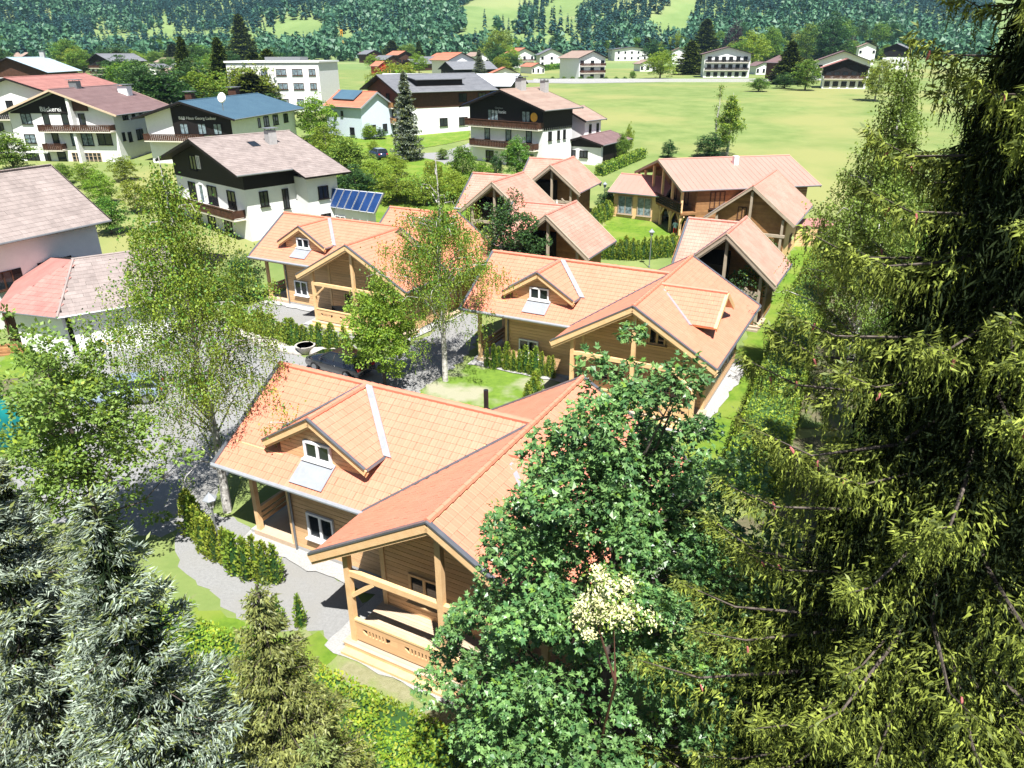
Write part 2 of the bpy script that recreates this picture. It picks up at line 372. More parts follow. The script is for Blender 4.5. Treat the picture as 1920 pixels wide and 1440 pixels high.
def tile_mesh(m_, wd=0.25, ln=0.30):
    k = ('tile', m_, wd, ln)
    if k not in CACHE:
        xs_ = np.array([0, .22, .45, .72, 1.0]) * wd; hs = np.array([0.003, 0.014, 0.006, 0.007, 0.003]) * wd / .3
        V = []; 
        for (v, dz) in ((ln + .02, -0.001), (0, .015), (0, -.01)):
            for x, h in zip(xs_, hs): V.append((x, v, (h if dz > -.01 else -.004) + (dz if dz > -.01 else 0)))
        F4 = [(j, j + 5, j + 6, j + 1) for j in range(4)] + [(j + 5, j + 10, j + 11, j + 6) for j in range(4)]
        CACHE[k] = (np.array(V), np.array(F4), npmesh('roof_tile', V, [(np.array(F4), 0)], [m_]))
    return CACHE[k]
def inpoly(px, py, poly):
    c = np.zeros(len(px), bool); n = len(poly)
    for i in range(n):
        x1, y1 = poly[i]; x2, y2 = poly[(i + 1) % n]
        if y1 == y2: continue
        cnd = ((y1 > py) != (y2 > py)) & (px < (x2 - x1) * (py - y1) / (y2 - y1) + x1)
        c ^= cnd
    return c
def tile_slopes(parent, slopes, m_, singles=0, wd=0.25, ln=0.30):
    """slopes: list of (O, U, V, poly2d, holes). All tiles of one roof; the `singles` nearest ones become objects"""
    V0, F0, tm = tile_mesh(m_, wd, ln); pos = []; mats_ = []
    for O, U, Vv, poly, holes in slopes:
        U = Vector(U); Vv = Vector(Vv); N = U.cross(Vv)
        p = np.array(poly); gx = np.arange(p[:, 0].min(), p[:, 0].max(), wd); gy = np.arange(p[:, 1].min(), p[:, 1].max() - .1, ln)
        gx, gy = np.meshgrid(gx, gy); gx = gx.ravel(); gy = gy.ravel()
        ok = inpoly(gx + wd / 2, gy + ln / 2, poly)
        for h in holes: ok &= ~inpoly(gx + wd / 2, gy + ln / 2, h)
        for x, y in zip(gx[ok], gy[ok]):
            dx = random.gauss(0, .004); dz = random.uniform(0, .004)
            o = Vector(O) + U * (x + dx) + Vv * y + N * (0.004 + dz)
            mt = Matrix((( U.x, Vv.x, N.x, o.x), (U.y, Vv.y, N.y, o.y), (U.z, Vv.z, N.z, o.z), (0, 0, 0, 1)))
            mats_.append(mt)
    if not mats_: return
    A = np.array(mats_); wm_ = np.array(Matrix.Translation(parent.location) @ Matrix.Rotation(parent.rotation_euler.z, 4, 'Z'))
    W = wm_ @ A; ctr = W[:, :3, 3]; cv = np.array([0, 0, CAMH]) - ctr; dist = np.linalg.norm(cv, axis=1)
    facing = (cv * W[:, :3, 2]).sum(1) / dist
    us = np.array([proj(*c) for c in ctr]); vis = (facing > .08) & (us[:, 0] > 0) & (us[:, 0] < 1920) & (us[:, 1] < 1440)
    order = np.argsort(np.where(vis, dist / np.sqrt(np.maximum(facing, .05)), 1e6))
    sing = set(order[:singles].tolist()) if singles else set()
    for i in sing:
        o = link(bpy.data.objects.new('roof_tile', tm), parent); o.matrix_local = mats_[i]
    rest = [i for i in range(len(mats_)) if i not in sing]
    A = A[rest]; n = len(rest); k = len(V0)
    V = (np.einsum('nij,kj->nki', A[:, :3, :3], V0) + A[:, None, :3, 3]).reshape(-1, 3)
    F_ = (F0[None] + (np.arange(n) * k)[:, None, None]).reshape(-1, 4)
    stuff(link(bpy.data.objects.new('roof_tiles', npmesh('roof_tiles', V, [(F_, 0)], [m_])), parent))

def plank_face(parent, O, U, poly, m_='wood', h=0.19, th=0.05, name='plank', vertical=False):
    """planks covering polygon poly (s, z) on the vertical plane through O along U (outward = U x Z)"""
    O = Vector(O); U = Vector(U).normalized(); Nn = U.cross(Vector((0, 0, 1)))
    P = np.array(poly)
    if vertical: P = P[:, ::-1]
    def span(z):
        xs_ = []
        for i in range(len(P)):
            (x1, z1), (x2, z2) = P[i], P[(i + 1) % len(P)]
            if (z1 <= z < z2) or (z2 <= z < z1): xs_.append(x1 + (x2 - x1) * (z - z1) / (z2 - z1))
        return (min(xs_), max(xs_)) if len(xs_) >= 2 else None
    z = P[:, 1].min(); zt = P[:, 1].max(); out = []
    while z < zt - .03:
        z1 = min(z + h - .014, zt - .002); a = span(z + .002); b = span(z1 - .002)
        if a and b:
            i_ = random.uniform(0, .006)
            def pt(s, zz, d):
                if vertical: s, zz = zz, s
                return O + U * s + Vector((0, 0, zz)) + Nn * d
            c = .012
            q = [(a[0], z), (a[1], z), (b[1], z1), (b[0], z1)]
            if vertical: q = q[::-1]
            bk = [pt(s, zz, 0.0) for s, zz in q]; ft = [pt(s, zz, th + i_) for s, zz in q]
            mb = MB(); mb.hexa(bk, ft); out.append(mb.build(name, m_, parent))
        z += h
    return out

def chalet(name, label, loc, rz, L, wm, wc, F, B, zr, ze, wing=True, singles=0, detail=2, tiles='terracotta', wood='wood', trim='wood_trim',
           dormer=None, dormer2=None, frame='white_paint', porch=2.7, dark=False, x_left=0.0, terrace=True, zoff=0.0, cap=True):
    t = thing(name, label, 'chalet', loc, rz, None)
    sm = (zr - ze) / wm; sc_ = (zr - ze) / wc; lm = math.hypot(wm, zr - ze); lc = math.hypot(wc, zr - ze)
    cm_, snm = wm / lm, (zr - ze) / lm; cc, sc2 = wc / lc, (zr - ze) / lc
    slopes = []; decks = []
    def mk(O, U, V, poly, holes=()):
        slopes.append((O, U, V, poly, holes))
        U = Vector(U); V = Vector(V); N = U.cross(V)
        pl = [Vector(O) + U * a + V * b - N * .02 for a, b in poly]; decks.append((pl, N))
    if wing:
        # main wing, front and back slopes
        fp = [(x_left, -wm), (L - wc, -wm), (L, 0), (x_left, 0)]
        mk((0, -wm, ze), (1, 0, 0), (0, cm_, snm), [(x, (y + wm) / cm_) for x, y in fp])
        bp_ = [(x_left, wm), (x_left, 0), (L, 0), (L - wc * (1 if B >= wm else 1), wm)]
        mk((L, wm, ze), (-1, 0, 0), (0, -cm_, snm), [(L - x, (wm - y) / cm_) for x, y in [(L - wc, wm), (x_left, wm), (x_left, 0), (L, 0)]][::-1] if False else
           [(wc, 0), (L - x_left, 0), (L - x_left, lm), (0, lm)])
        Bx = B
        left = [(L - wc, -F), (L, -F), (L, B), (L - wc, B)]
        pl = [(L - wc, B)] + ([(L - wc, wm)] if B > wm else []) + [(L - (wc if B > wm else wc * max(B, 0.01) / wm), min(B, wm)), (L, 0), (L - wc, -wm), (L - wc, -F), (L, -F), (L, B)]
        q = []
        for p in pl:
            if not q or p != q[-1]: q.append(p)
        pl = q
    else:
        pl = [(L - wc, B), (L - wc, -F), (L, -F), (L, B)]
    # cross wing slopes
    mk((L - wc, B, ze), (0, -1, 0), (cc, 0, sc2), [(B - y, (x - (L - wc)) / cc) for x, y in pl])
    mk((L + wc, -F, ze), (0, 1, 0), (-cc, 0, sc2), [(0, 0), (F + B, 0), (F + B, lc), (0, lc)])
    # dormers
    dparts = []
    def dormer_f(dx, yf, zd, hw, zde, wallback, win):
        """dormer on the front slope: ridge along y at height zd from y=yf back to the roof"""
        yb = -(zr - zd) / sm; sd = (zd - zde) / hw; ld = math.hypot(hw, zd - zde); cd_, sn = hw / ld, (zd - zde) / ld
        ybe = -(zr - zde) / sm      # where its eave meets the main slope
        # left slope faces -x ; right slope faces +x
        mk((dx - hw, yb, zde), (0, -1, 0), (cd_, 0, sn), [(yb - ybe, 0), (yb - yf, 0), (yb - yf, ld), (0, ld)])
        mk((dx + hw, yf, zde), (0, 1, 0), (-cd_, 0, sn), [(0, 0), (ybe - yf, 0), (yb - yf, ld), (0, ld)])
        yw = yf + .36; hi = hw - .50
        zb = zr + yw * sm
        core = MB(); zt = zd - .2
        ztop = lambda x: zd - .16 - abs(x) * sd
        loop = [(dx - hi, zb - .2), (dx + hi, zb - .2), (dx + hi, ztop(hi)), (dx, ztop(0)), (dx - hi, ztop(hi))]
        core.hexa([(x, yw + 3.0, z) for x, z in loop][::1], [(x, yw, z) for x, z in loop][::1])
        core.build('dormer_wall', wood, t)
        plank_face(t, (dx - hi, yw, 0), (1, 0, 0), [(0, zb - .15), (2 * hi, zb - .15), (2 * hi, ztop(hi)), (hi, ztop(0)), (0, ztop(hi))], wood, .17, .04)
        w_ = window(t, (dx, yw - .05, zb + .47), -90, *win, frame='wood_trim' if detail > 1 and frame != 'white_paint' else frame, sill=True)
        for sg in (-1, 1):
            b = MB(); a0 = Vector((dx, yf - .02, zd - .07)); a1 = Vector((dx + sg * (hw + .02), yf - .02, zde - .07))
            b.beam(a0 + Vector((0, 0, -.05)), a1 + Vector((0, 0, -.05)), .05, .24, (0, 0, 1)); b.build('bargeboard', trim, t)
            b = MB(); b.beam(a0 + Vector((0, .09, -.17)), a1 + Vector((0, .09, -.17)), .07, .22); b.build('bargeboard', trim, t)
            b = MB(); b.beam(a0 + Vector((0, -.02, .13)), a1 + Vector((0, -.02, .13)), .12, .05); b.build('verge_trim', 'zinc', t)
            b = MB(); b.beam((dx + sg * (hi - .1), yf + .1, ztop(hi) + .02), (dx + sg * (hi - .1), yw + .2, ztop(hi) + .02), .13, .16); b.build('purlin', trim, t)
            # valley flashing and side gutter
            b = MB(); fw = .34 if sg > 0 else .12; rz0 = lambda y: zr + y * sm + .13; q_ = [(dx, yb - .05, rz0(yb - .05)), (dx + sg * fw, yb - .05, rz0(yb - .05)), (dx + sg * (hw + fw), ybe - .1, rz0(ybe - .1)), (dx + sg * hw, ybe - .1, rz0(ybe - .1))]; b.slab(q_ if sg < 0 else q_[::-1], (0, -snm, cm_), .07); b.build('valley_flashing', 'lead' if sg > 0 else 'zinc', t)
            b = MB(); b.tube([(dx + sg * (hw + .05), yf + .02, zde - .03), (dx + sg * (hw + .05), ybe, zde - .03)], .055, 6); b.build('gutter', 'zinc', t)
        a = MB(); y0 = yw - .95; Nn = Vector((0, -snm, cm_))
        zz = lambda y: zr + y * sm + .12
        a.slab([(dx - .75, y0, zz(y0)), (dx + .75, y0, zz(y0)), (dx + .75, yw - .02, zz(yw - .02)), (dx - .75, yw - .02, zz(yw - .02))], Nn, .03)
        a.build('apron_flashing', 'lead', t)
    if dormer: dormer_f(*dormer)
    def dormer_r(dy, xf, zd, hw, zde):
        """dormer on the right slope of the cross wing, ridge along x"""
        xb = L + (zr - zd) / sc_; xbe = L + (zr - zde) / sc_; ld = math.hypot(hw, zd - zde); cd_, sn = hw / ld, (zd - zde) / ld
        mk((xb, dy - hw, zde), (1, 0, 0), (0, cd_, sn), [(xbe - xb, 0), (xf - xb, 0), (xf - xb, ld), (0, ld)])
        mk((xf, dy + hw, zde), (-1, 0, 0), (0, -cd_, sn), [(0, 0), (xf - xbe, 0), (xf - xb, ld), (0, ld)])
        xw = xf - .7; hi = hw - .6; zb = zr - (xw - L) * sc_; sd = (zd - zde) / hw
        zt = lambda y: zd - .16 - abs(y) * sd
        loop = [(dy - hi, zb - .2), (dy + hi, zb - .2), (dy + hi, zt(hi)), (dy, zt(0)), (dy - hi, zt(hi))]
        c = MB(); c.hexa([(xw - 2.6, y, z) for y, z in loop], [(xw, y, z) for y, z in loop]); c.build('dormer_wall', wood, t)
        window(t, (xw + .02, dy, zb + .6), 0, 1.3, .8, frame=frame)
        for sg in (-1, 1):
            b = MB(); a0 = Vector((xf + .02, dy, zd - .1)); a1 = Vector((xf + .02, dy + sg * hw, zde - .1))
            b.beam(a0, a1, .06, .26); b.build('bargeboard', trim, t)
            b = MB(); b.beam((xb, dy + sg * .14, zd - .02), (xbe + .1, dy + sg * (hw + .1), zde), .22, .05, (sc2, 0, cc)); b.build('valley_flashing', 'lead', t)
    if dormer2: dormer_r(*dormer2)
    for pl, N in decks:
        d = MB(); d.slab(pl, N, .13); d.build('roof_deck', trim if not dark else 'grey_trim', t)
    tile_slopes(t, slopes, tiles, singles)
    # ridge caps
    def ridge(a, b):
        a = Vector(a); b = Vector(b); n = max(1, int((b - a).length / .38)); mb = MB(); d = (b - a) / n
        for k in range(n):
            p = a + d * k; mb.tube([p, p + d * 1.04], [.115, .095], 7)
        stuff(mb.build('ridge_caps', tiles, t))
    if wing: ridge((x_left, 0, zr + .03), (L, 0, zr + .03))
    ridge((L, -F, zr + .03), (L, B, zr + .03))
    if wing:
        v = MB(); v.beam((L - wc - .02, -wm - .02, ze + .035), (L - .1, -.1, zr + .01), .10, .045, (-.3, -.3, 1)); v.build('valley_flashing', 'zinc', t)
    if dormer:
        dx, yf, zd = dormer[:3]; ridge((dx, yf, zd + .03), (dx, -(zr - zd) / sm, zd + .03))
    if dormer2:
        dy, xf, zd = dormer2[:3]; ridge((L + (zr - zd) / sc_, dy, zd + .03), (xf, dy, zd + .03))
    # verge boards of the cross wing gables
    for yy, sgn in ((-F, -1), (B, 1)):
        for sg in (-1, 1):
            a0 = Vector((L, yy, zr)); a1 = Vector((L + sg * (wc + .05), yy, ze - .03))
            b = MB(); b.beam(a0 + Vector((0, sgn * .03, -.13)), a1 + Vector((0, sgn * .03, -.13)), .06, .27); b.build('bargeboard', trim, t)
            b = MB(); b.beam(a0 + Vector((0, -sgn * .05, -.30)), a1 + Vector((0, -sgn * .05, -.30)), .10, .20); b.build('bargeboard', trim, t)
            b = MB(); b.beam(a0 + Vector((0, sgn * .01, .055)), a1 + Vector((0, sgn * .01, .055)), .16, .06); b.build('verge_trim', 'zinc' if not dark else 'grey_trim', t)
    if wing:
        for sg in (-1, 1):
            a0 = Vector((x_left, 0, zr)); a1 = Vector((x_left, sg * (wm + .05), ze - .03))
            b = MB(); b.beam(a0 + Vector((-.03, 0, -.13)), a1 + Vector((-.03, 0, -.13)), .06, .27); b.build('bargeboard', trim, t)
            b = MB(); b.beam(a0 + Vector((-.01, 0, .055)), a1 + Vector((-.01, 0, .055)), .16, .06); b.build('verge_trim', 'zinc', t)
        g = MB(); g.tube([(x_left - .1, -wm - .07, ze - .02), (L - wc + .1, -wm - .07, ze - .02)], .085, 8); g.build('gutter', 'lead', t)
        g = MB(); g.beam((x_left, -wm + .02, ze - .1), (L - wc, -wm + .02, ze - .1), .03, .18); g.build('fascia', trim, t)
    g = MB(); g.tube([(L + wc + .07, -F, ze - .02), (L + wc + .07, B, ze - .02)], .075, 8); g.build('gutter', 'zinc', t)
    # walls
    yw = -(wm - .96); yb = wm - .96; xl = L - wc + .95; xr = L + wc - .95; yf = -F + 2.32; ybk = B - .9
    zw = ze + .96 * sm - .16; zwc = ze + .95 * sc_ - .16
    if wing:
        c = MB(); x0 = x_left + porch
        c.hexa([(x0, yw, 0), (L, yw, 0), (L, yb, 0), (x0, yb, 0)], [(x0, yw, zw), (L, yw, zw), (L, yb, zw), (x0, yb, zw)])
        gab = [(yw, zw - .01), (yb, zw - .01), (0, zr - .2)]
        c.hexa([(L - .01, y, z) for y, z in gab][::-1], [(x0 - 1.4, y, z) for y, z in gab][::-1])
        c.build('wall', 'wood' if not dark else 'dark_wood', t)
        plank_face(t, (x0, yw, 0), (1, 0, 0), [(0, .22), (xl - x0 - .02, .22), (xl - x0 - .02, zw + .02), (0, zw + .02)], wood)
        plank_face(t, (x0, yb, 0), (0, -1, 0), [(0, .22), (yb - yw, .22), (yb - yw, zw), (0, zw)], wood)
        plank_face(t, (x0 - 1.4, yb, 0), (0, -1, 0), [(0, zw - .3), (yb - yw, zw - .3), (yb - yw, zw), (yb, zr - .22), (0, zw)], wood)
    c = MB()
    c.box(xl, yf, 0, xr, ybk, zwc); gab = [(xl, zwc - .01), (xr, zwc - .01), (L, zr - .2)]
    c.hexa([(x, ybk, z) for x, z in gab], [(x, yf, z) for x, z in gab]); c.build('wall', 'wood' if not dark else 'dark_wood', t)
    if detail > 0:
        ww = xr - xl
        plank_face(t, (xl, yf, 0), (1, 0, 0), [(0, .22), (ww, .22), (ww, zwc), (L - xl, zr - .22), (0, zwc)], wood)
        plank_face(t, (xr, yf, 0), (0, 1, 0), [(0, .22), (ybk - yf, .22), (ybk - yf, zwc), (0, zwc)], wood)
        if wing: plank_face(t, (xl, yw, 0), (0, -1, 0), [(0, .22), (yw - yf, .22), (yw - yf, zwc), (0, zwc)], wood)
        for (x, y) in ((xl, yf), (xr, yf)) + (((x_left + porch, yw),) if wing else ()):
            p = MB(); p.box(x - .09, y - .09, 0, x + .09, y + .09, (zw if y == yw else zwc)); p.build('corner_post', trim, t)
    pl = MB()
    if wing: pl.box(x_left + .3, yw - .06, -.3, xl, yb, .2)
    pl.box(xl - .04, yf - .04, -.3, xr + .04, ybk, .2); pl.build('plinth', 'concrete', t)
    if wing and porch > 2:
        b = MB(); b.box(x_left + .9, yb - .12, .2, x_left + porch + .1, yb, zw); b.build('wall', wood, t)
    # terrace in front of the cross wing
    yp = -F + .42
    if terrace:
        n = int((yf - yp + .35) / .14); fm = MB(); fm.box(0, 0, 0, xr - xl + .5, .128, .04); fm_ = fm.mesh('floorboard', 'wood_floor')
        for k in range(n): place('floorboard', fm_, t, (xl - .2, yp - .3 + k * .14, .30))
        s = MB(); s.box(xl - .15, yp - .28, 0.02, xr + .25, yf - .05, .295); s.build('terrace_base', trim, t)
        st = MB(); st.box(xl - .1, yp - .55, .02, xr + .2, yp - .29, .17); st.build('terrace_step', trim, t)
        for x in (xl + .12, L - .05 + .1, xr - .12):
            p = MB(); ztp = min(zr - (abs(x - L)) * sc_ - .25, 99); p.box(x - .1, yp - .1, .3, x + .1, yp + .1, ztp); p.build('post', trim, t)
        b = MB(); b.box(xl + .22, yp - .07, 2.98 if not dark else 2.5, L - .05, yp + .09, 3.2 if not dark else 2.75); b.build('tie_beam', trim, t)
        b = MB(); b.box(L + .15, yp - .07, 2.98 if not dark else 2.5, xr - .22, yp + .09, 3.2 if not dark else 2.75); b.build('tie_beam', trim, t)
        for x, sg in ((xl + .12, 1), (xr - .12, -1)):
            b = MB(); b.beam((x + sg * .1, yp, 2.2), (x + sg * 1.0, yp, 2.97), .12, .14, (0, 1, 0)); b.build('brace', trim, t)
        # railing boards with cut-out slots
        def rail(xa, xb, y, z0=.36, zt=1.28):
            m = MB(); zc0, zc1 = z0 + .36, z0 + .58; th = .05
            m.box(xa, y, z0 + .04, xb, y + th, zc0); m.box(xa, y, zc1, xb, y + th, zt - .08)
            n_ = max(1, round((xb - xa) / 1.5)); seg = (xb - xa) / n_
            for q in range(n_):
                c0 = xa + seg * q; cw = seg / 2 - .55; m.box(c0, y, zc0, c0 + cw, y + th, zc1)
                for s_ in range(6):
                    xx = c0 + cw + .18 + s_ * .13; m.box(xx, y, zc0, xx + .065, y + th, zc1)
                m.box(c0 + seg - cw, y, zc0, c0 + seg, y + th, zc1)
                for xx, sg in ((c0 + cw, 1), (c0 + seg - cw, -1)):
                    tri = [(xx, zc0), (xx + sg * .16, zc0), (xx, (zc0 + zc1) / 2)]; tri = tri if sg > 0 else tri[::-1]
                    m.hexa([(a, y + th, b_) for a, b_ in tri], [(a, y, b_) for a, b_ in tri])
            r_ = m.build('railing_board', wood, t)
            h = MB(); h.box(xa, y - .03, zt - .08, xb, y + th + .05, zt); h.build('handrail', trim, t)
        rail(xl + .22, L - .05, yp - .05); rail(L + .15, xr - .22, yp - .05)
    if wing and detail > 0:
        # porch under the left end of the main wing
        f = MB(); f.box(x_left + .55, yw - .12, .02, x_left + porch, yb, .28); f.build('porch_floor', 'wood_floor', t)
        for (x, y) in ((x_left + .75, yw + .04), (x_left + .75, 0), (x_left + .75, yb - .1)):
            p = MB(); p.box(x - .1, y - .1, .28, x + .1, y + .1, zw + .1 if y else zr - .3); p.build('post', trim, t)
        b = MB(); b.box(x_left + .2, yw - .06, zw + .0, x_left + porch, yw + .12, zw + .17); b.build('tie_beam', trim, t)
        for z in (.55, .8, 1.05):
            b = MB(); b.box(x_left + .72, yw + .15, z, x_left + .78, -.1, z + .17); b.build('railing_board', wood, t)
        h = MB(); h.box(x_left + .68, yw + .15, 1.24, x_left + .82, -.1, 1.3); h.build('handrail', trim, t)
        p = MB(); p.tube([(x_left + porch + .12, yw - .12, .1), (x_left + porch + .12, yw - .12, ze - .5), (x_left + porch + .12, -wm - .05, ze - .1)], .05, 8); p.build('downpipe', 'zinc', t)
    return t

def gable_house(name, label, loc, rz, L, w, ze, zr, ov=1.0, wall='plaster', roof='grey_tile', trim='dark_wood', clad=None, clad_z=None,
                wins=(), balc=(), chim=(), course=.36, cat='house', group=None, tiled=False, frame='dark_wood', under='dark_wood', wl=None, base=-1.0,
                doors=(), th=.2, ovg=None):
    """ridge along local +x, gable ends at x=0 (g0) and x=L (g1); long sides m (y=-w) and p (y=+w)"""
    t = thing(name, label, cat, loc, rz, group)
    ovg = ov if ovg is None else ovg
    sl_ = (zr - ze) / w; x0, x1, yw = ovg, L - ovg, w - ov; zw = ze + ov * sl_ - th
    def prism(mb, z0, e=0.0, z1=None):
        lo = max(z0, base)
        if lo < zw: mb.box(x0 - e, -yw - e, lo, x1 + e, yw + e, zw)
        zz = max(lo, zw) - .002
        hw = (zr - th - zz) / sl_ + (e if lo >= zw else e)
        hw = min(hw, yw + e)
        tri = [(-hw, zz), (hw, zz), (0, zr - th)]
        mb.hexa([(x0 - e, y, z) for y, z in tri][::-1], [(x1 + e, y, z) for y, z in tri][::-1])
    b = MB(); prism(b, base); b.build('wall', wall, t)
    if clad:
        b = MB(); prism(b, clad_z, .05)
        b.build('cladding', clad, t)
        # tooth-edged lower boards of the cladding
    ln = math.hypot(w, zr - ze); c, s = w / ln, (zr - ze) / ln
    for sg, nm in ((-1, 'm'), (1, 'p')):
        if sg < 0: O, U, V = Vector((0, -w, ze)), Vector((1, 0, 0)), Vector((0, c, s))
        else: O, U, V = Vector((L, w, ze)), Vector((-1, 0, 0)), Vector((0, -c, s))
        N = U.cross(V)
        d = MB(); pl = [O, O + U * L, O + U * L + V * ln, O + V * ln]; d.slab(pl, N, th - .04); d.build('roof_deck', under, t)
        if tiled: tile_slopes(t, [(O, U, V, [(0, 0), (L, 0), (L, ln), (0, ln)], ())], roof, 0, .36, .42)
        elif course:
            r_ = MB(); n = max(2, int(ln / course)); dv = ln / n
            for k in range(n):
                a = O + V * (k * dv) + N * .035; b2 = O + V * min((k + 1.08) * dv, ln) + N * .006
                r_.slab([a - U * .04, a + U * (L + .04), b2 + U * (L + .04), b2 - U * .04], N, .03)
            r_.build('roof', roof, t)
        else:
            r_ = MB(); n = max(2, int(L / .6)); du = L / n
            r_.slab([p + N * .02 for p in pl], N, .03)
            for k in range(n + 1):
                a = O + U * min(max(k * du, .03), L - .03) + N * .035; r_.beam(a, a + V * ln, .04, .012 if roof == 'orange_sheet' else .04, N)
            r_.build('roof', roof, t)
        g = MB(); g.tube([O + Vector((0, sg * .07, -.03)), O + U * L + Vector((0, sg * .07, -.03))], .08, 6); g.build('gutter', 'grey_metal', t)
    for xx, sg in ((0, -1), (L, 1)):
        for q in (-1, 1):
            b = MB(); b.beam((xx + sg * .03, 0, zr - .1), (xx + sg * .03, q * (w + .03), ze - .1), .07, .26); b.build('bargeboard', trim, t)
    rd = MB(); rd.tube([(0, 0, zr + .03), (L, 0, zr + .03)], .1, 6); rd.build('ridge_cap', roof, t)
    def spot(side, s, z, e=.0):
        if side == 'g0': return (x0 - e, -s, z), 180
        if side == 'g1': return (x1 + e, s, z), 0
        if side == 'm': return (x0 + s, -yw - e, z), -90
        return (x1 - s, yw + e, z), 90
    for wn in wins:
        side, s_, z, ww, hh = wn[:5]; kw = wn[5] if len(wn) > 5 else {}
        kw = dict(dict(frame=frame), **kw)
        e = .052 if (clad and z > clad_z) else .002
        p, a = spot(side, s_, z, e); window(t, p, a, ww, hh, **kw)
    for bc in balc:
        side, s0, s1, z, dep = bc[:5]; bm = bc[5] if len(bc) > 5 else 'brown_wood'
        (p0, a), (p1, _) = spot(side, s0, z), spot(side, s1, z)
        p0 = Vector(p0); p1 = Vector(p1); o = Vector((math.cos(R(a)), math.sin(R(a)), 0)); d = (p1 - p0).normalized()
        bal = MB(); pts = [p0, p1, p1 + o * dep, p0 + o * dep]
        if (pts[1] - pts[0]).cross(pts[2] - pts[1]).z < 0: pts = pts[::-1]
        bal.slab(pts, (0, 0, 1), .16); bo = bal.build('balcony', 'cream_plaster' if wall != 'dark_wood' else bm, t)
        rl = MB(); n = max(2, int((p1 - p0).length / .30)); 
        for k in range(n):
            c0 = p0 + d * ((p1 - p0).length * (k + .08) / n) + o * (dep + .02); c1 = p0 + d * ((p1 - p0).length * (k + .92) / n) + o * (dep + .02)
            rl.beam(c0 + Vector((0, 0, .42)), c1 + Vector((0, 0, .42)), .04, .78)
        rl.build('balustrade', bm, bo)
        h = MB(); h.beam(p0 + o * (dep + .02) + Vector((0, 0, .88)), p1 + o * (dep + .02) + Vector((0, 0, .88)), .14, .09)
        for q in (p0, p1): h.beam(q + Vector((0, 0, .5)), q + o * dep + Vector((0, 0, .5)), .05, .75)
        h.build('handrail', bm, bo)
    for ch in chim:
        lx, ly, h, wd = ch[:4]; cm2 = ch[4] if len(ch) > 4 else 'concrete'
        zb = zr - abs(ly) * sl_; k = MB(); k.box(lx - wd / 2, ly - wd / 2, zb - .4, lx + wd / 2, ly + wd / 2, zb + h)
        cpo = k.build('chimney', cm2, t); k = MB(); k.box(lx - wd * .7, ly - wd * .7, zb + h + .18, lx + wd * .7, ly + wd * .7, zb + h + .25)
        for a in (-1, 1):
            for b_ in (-1, 1): k.box(lx + a * wd * .4 - .03, ly + b_ * wd * .4 - .03, zb + h, lx + a * wd * .4 + .03, ly + b_ * wd * .4 + .03, zb + h + .18)
        k.build('chimney_cap', 'grey_metal', cpo)
    for dr in doors:
        side, s_, ww, hh, dm = dr; p, a = spot(side, s_, hh / 2, .01); k = MB(); k.box(-ww / 2, -.07, -hh / 2, ww / 2, 0, hh / 2)
        o = k.build('door', dm, t, p); o.rotation_euler.z = R(a + 90)
    return t

def text(body, parent, loc, out, size, m_, depth=.03, name='lettering'):
    cu = bpy.data.curves.new('txt', 'FONT'); cu.body = body; cu.size = size; cu.extrude = depth; cu.align_x = 'CENTER'; cu.resolution_u = 2
    to = bpy.data.objects.new('txt', cu); COL.objects.link(to)
    dg = bpy.context.evaluated_depsgraph_get(); me = bpy.data.meshes.new_from_object(to.evaluated_get(dg))
    bpy.data.objects.remove(to); me.materials.clear(); me.materials.append(M[m_])
    o = link(bpy.data.objects.new(name, me), parent); o.location = loc; o.rotation_euler = (R(90), 0, R(out + 90)); return o
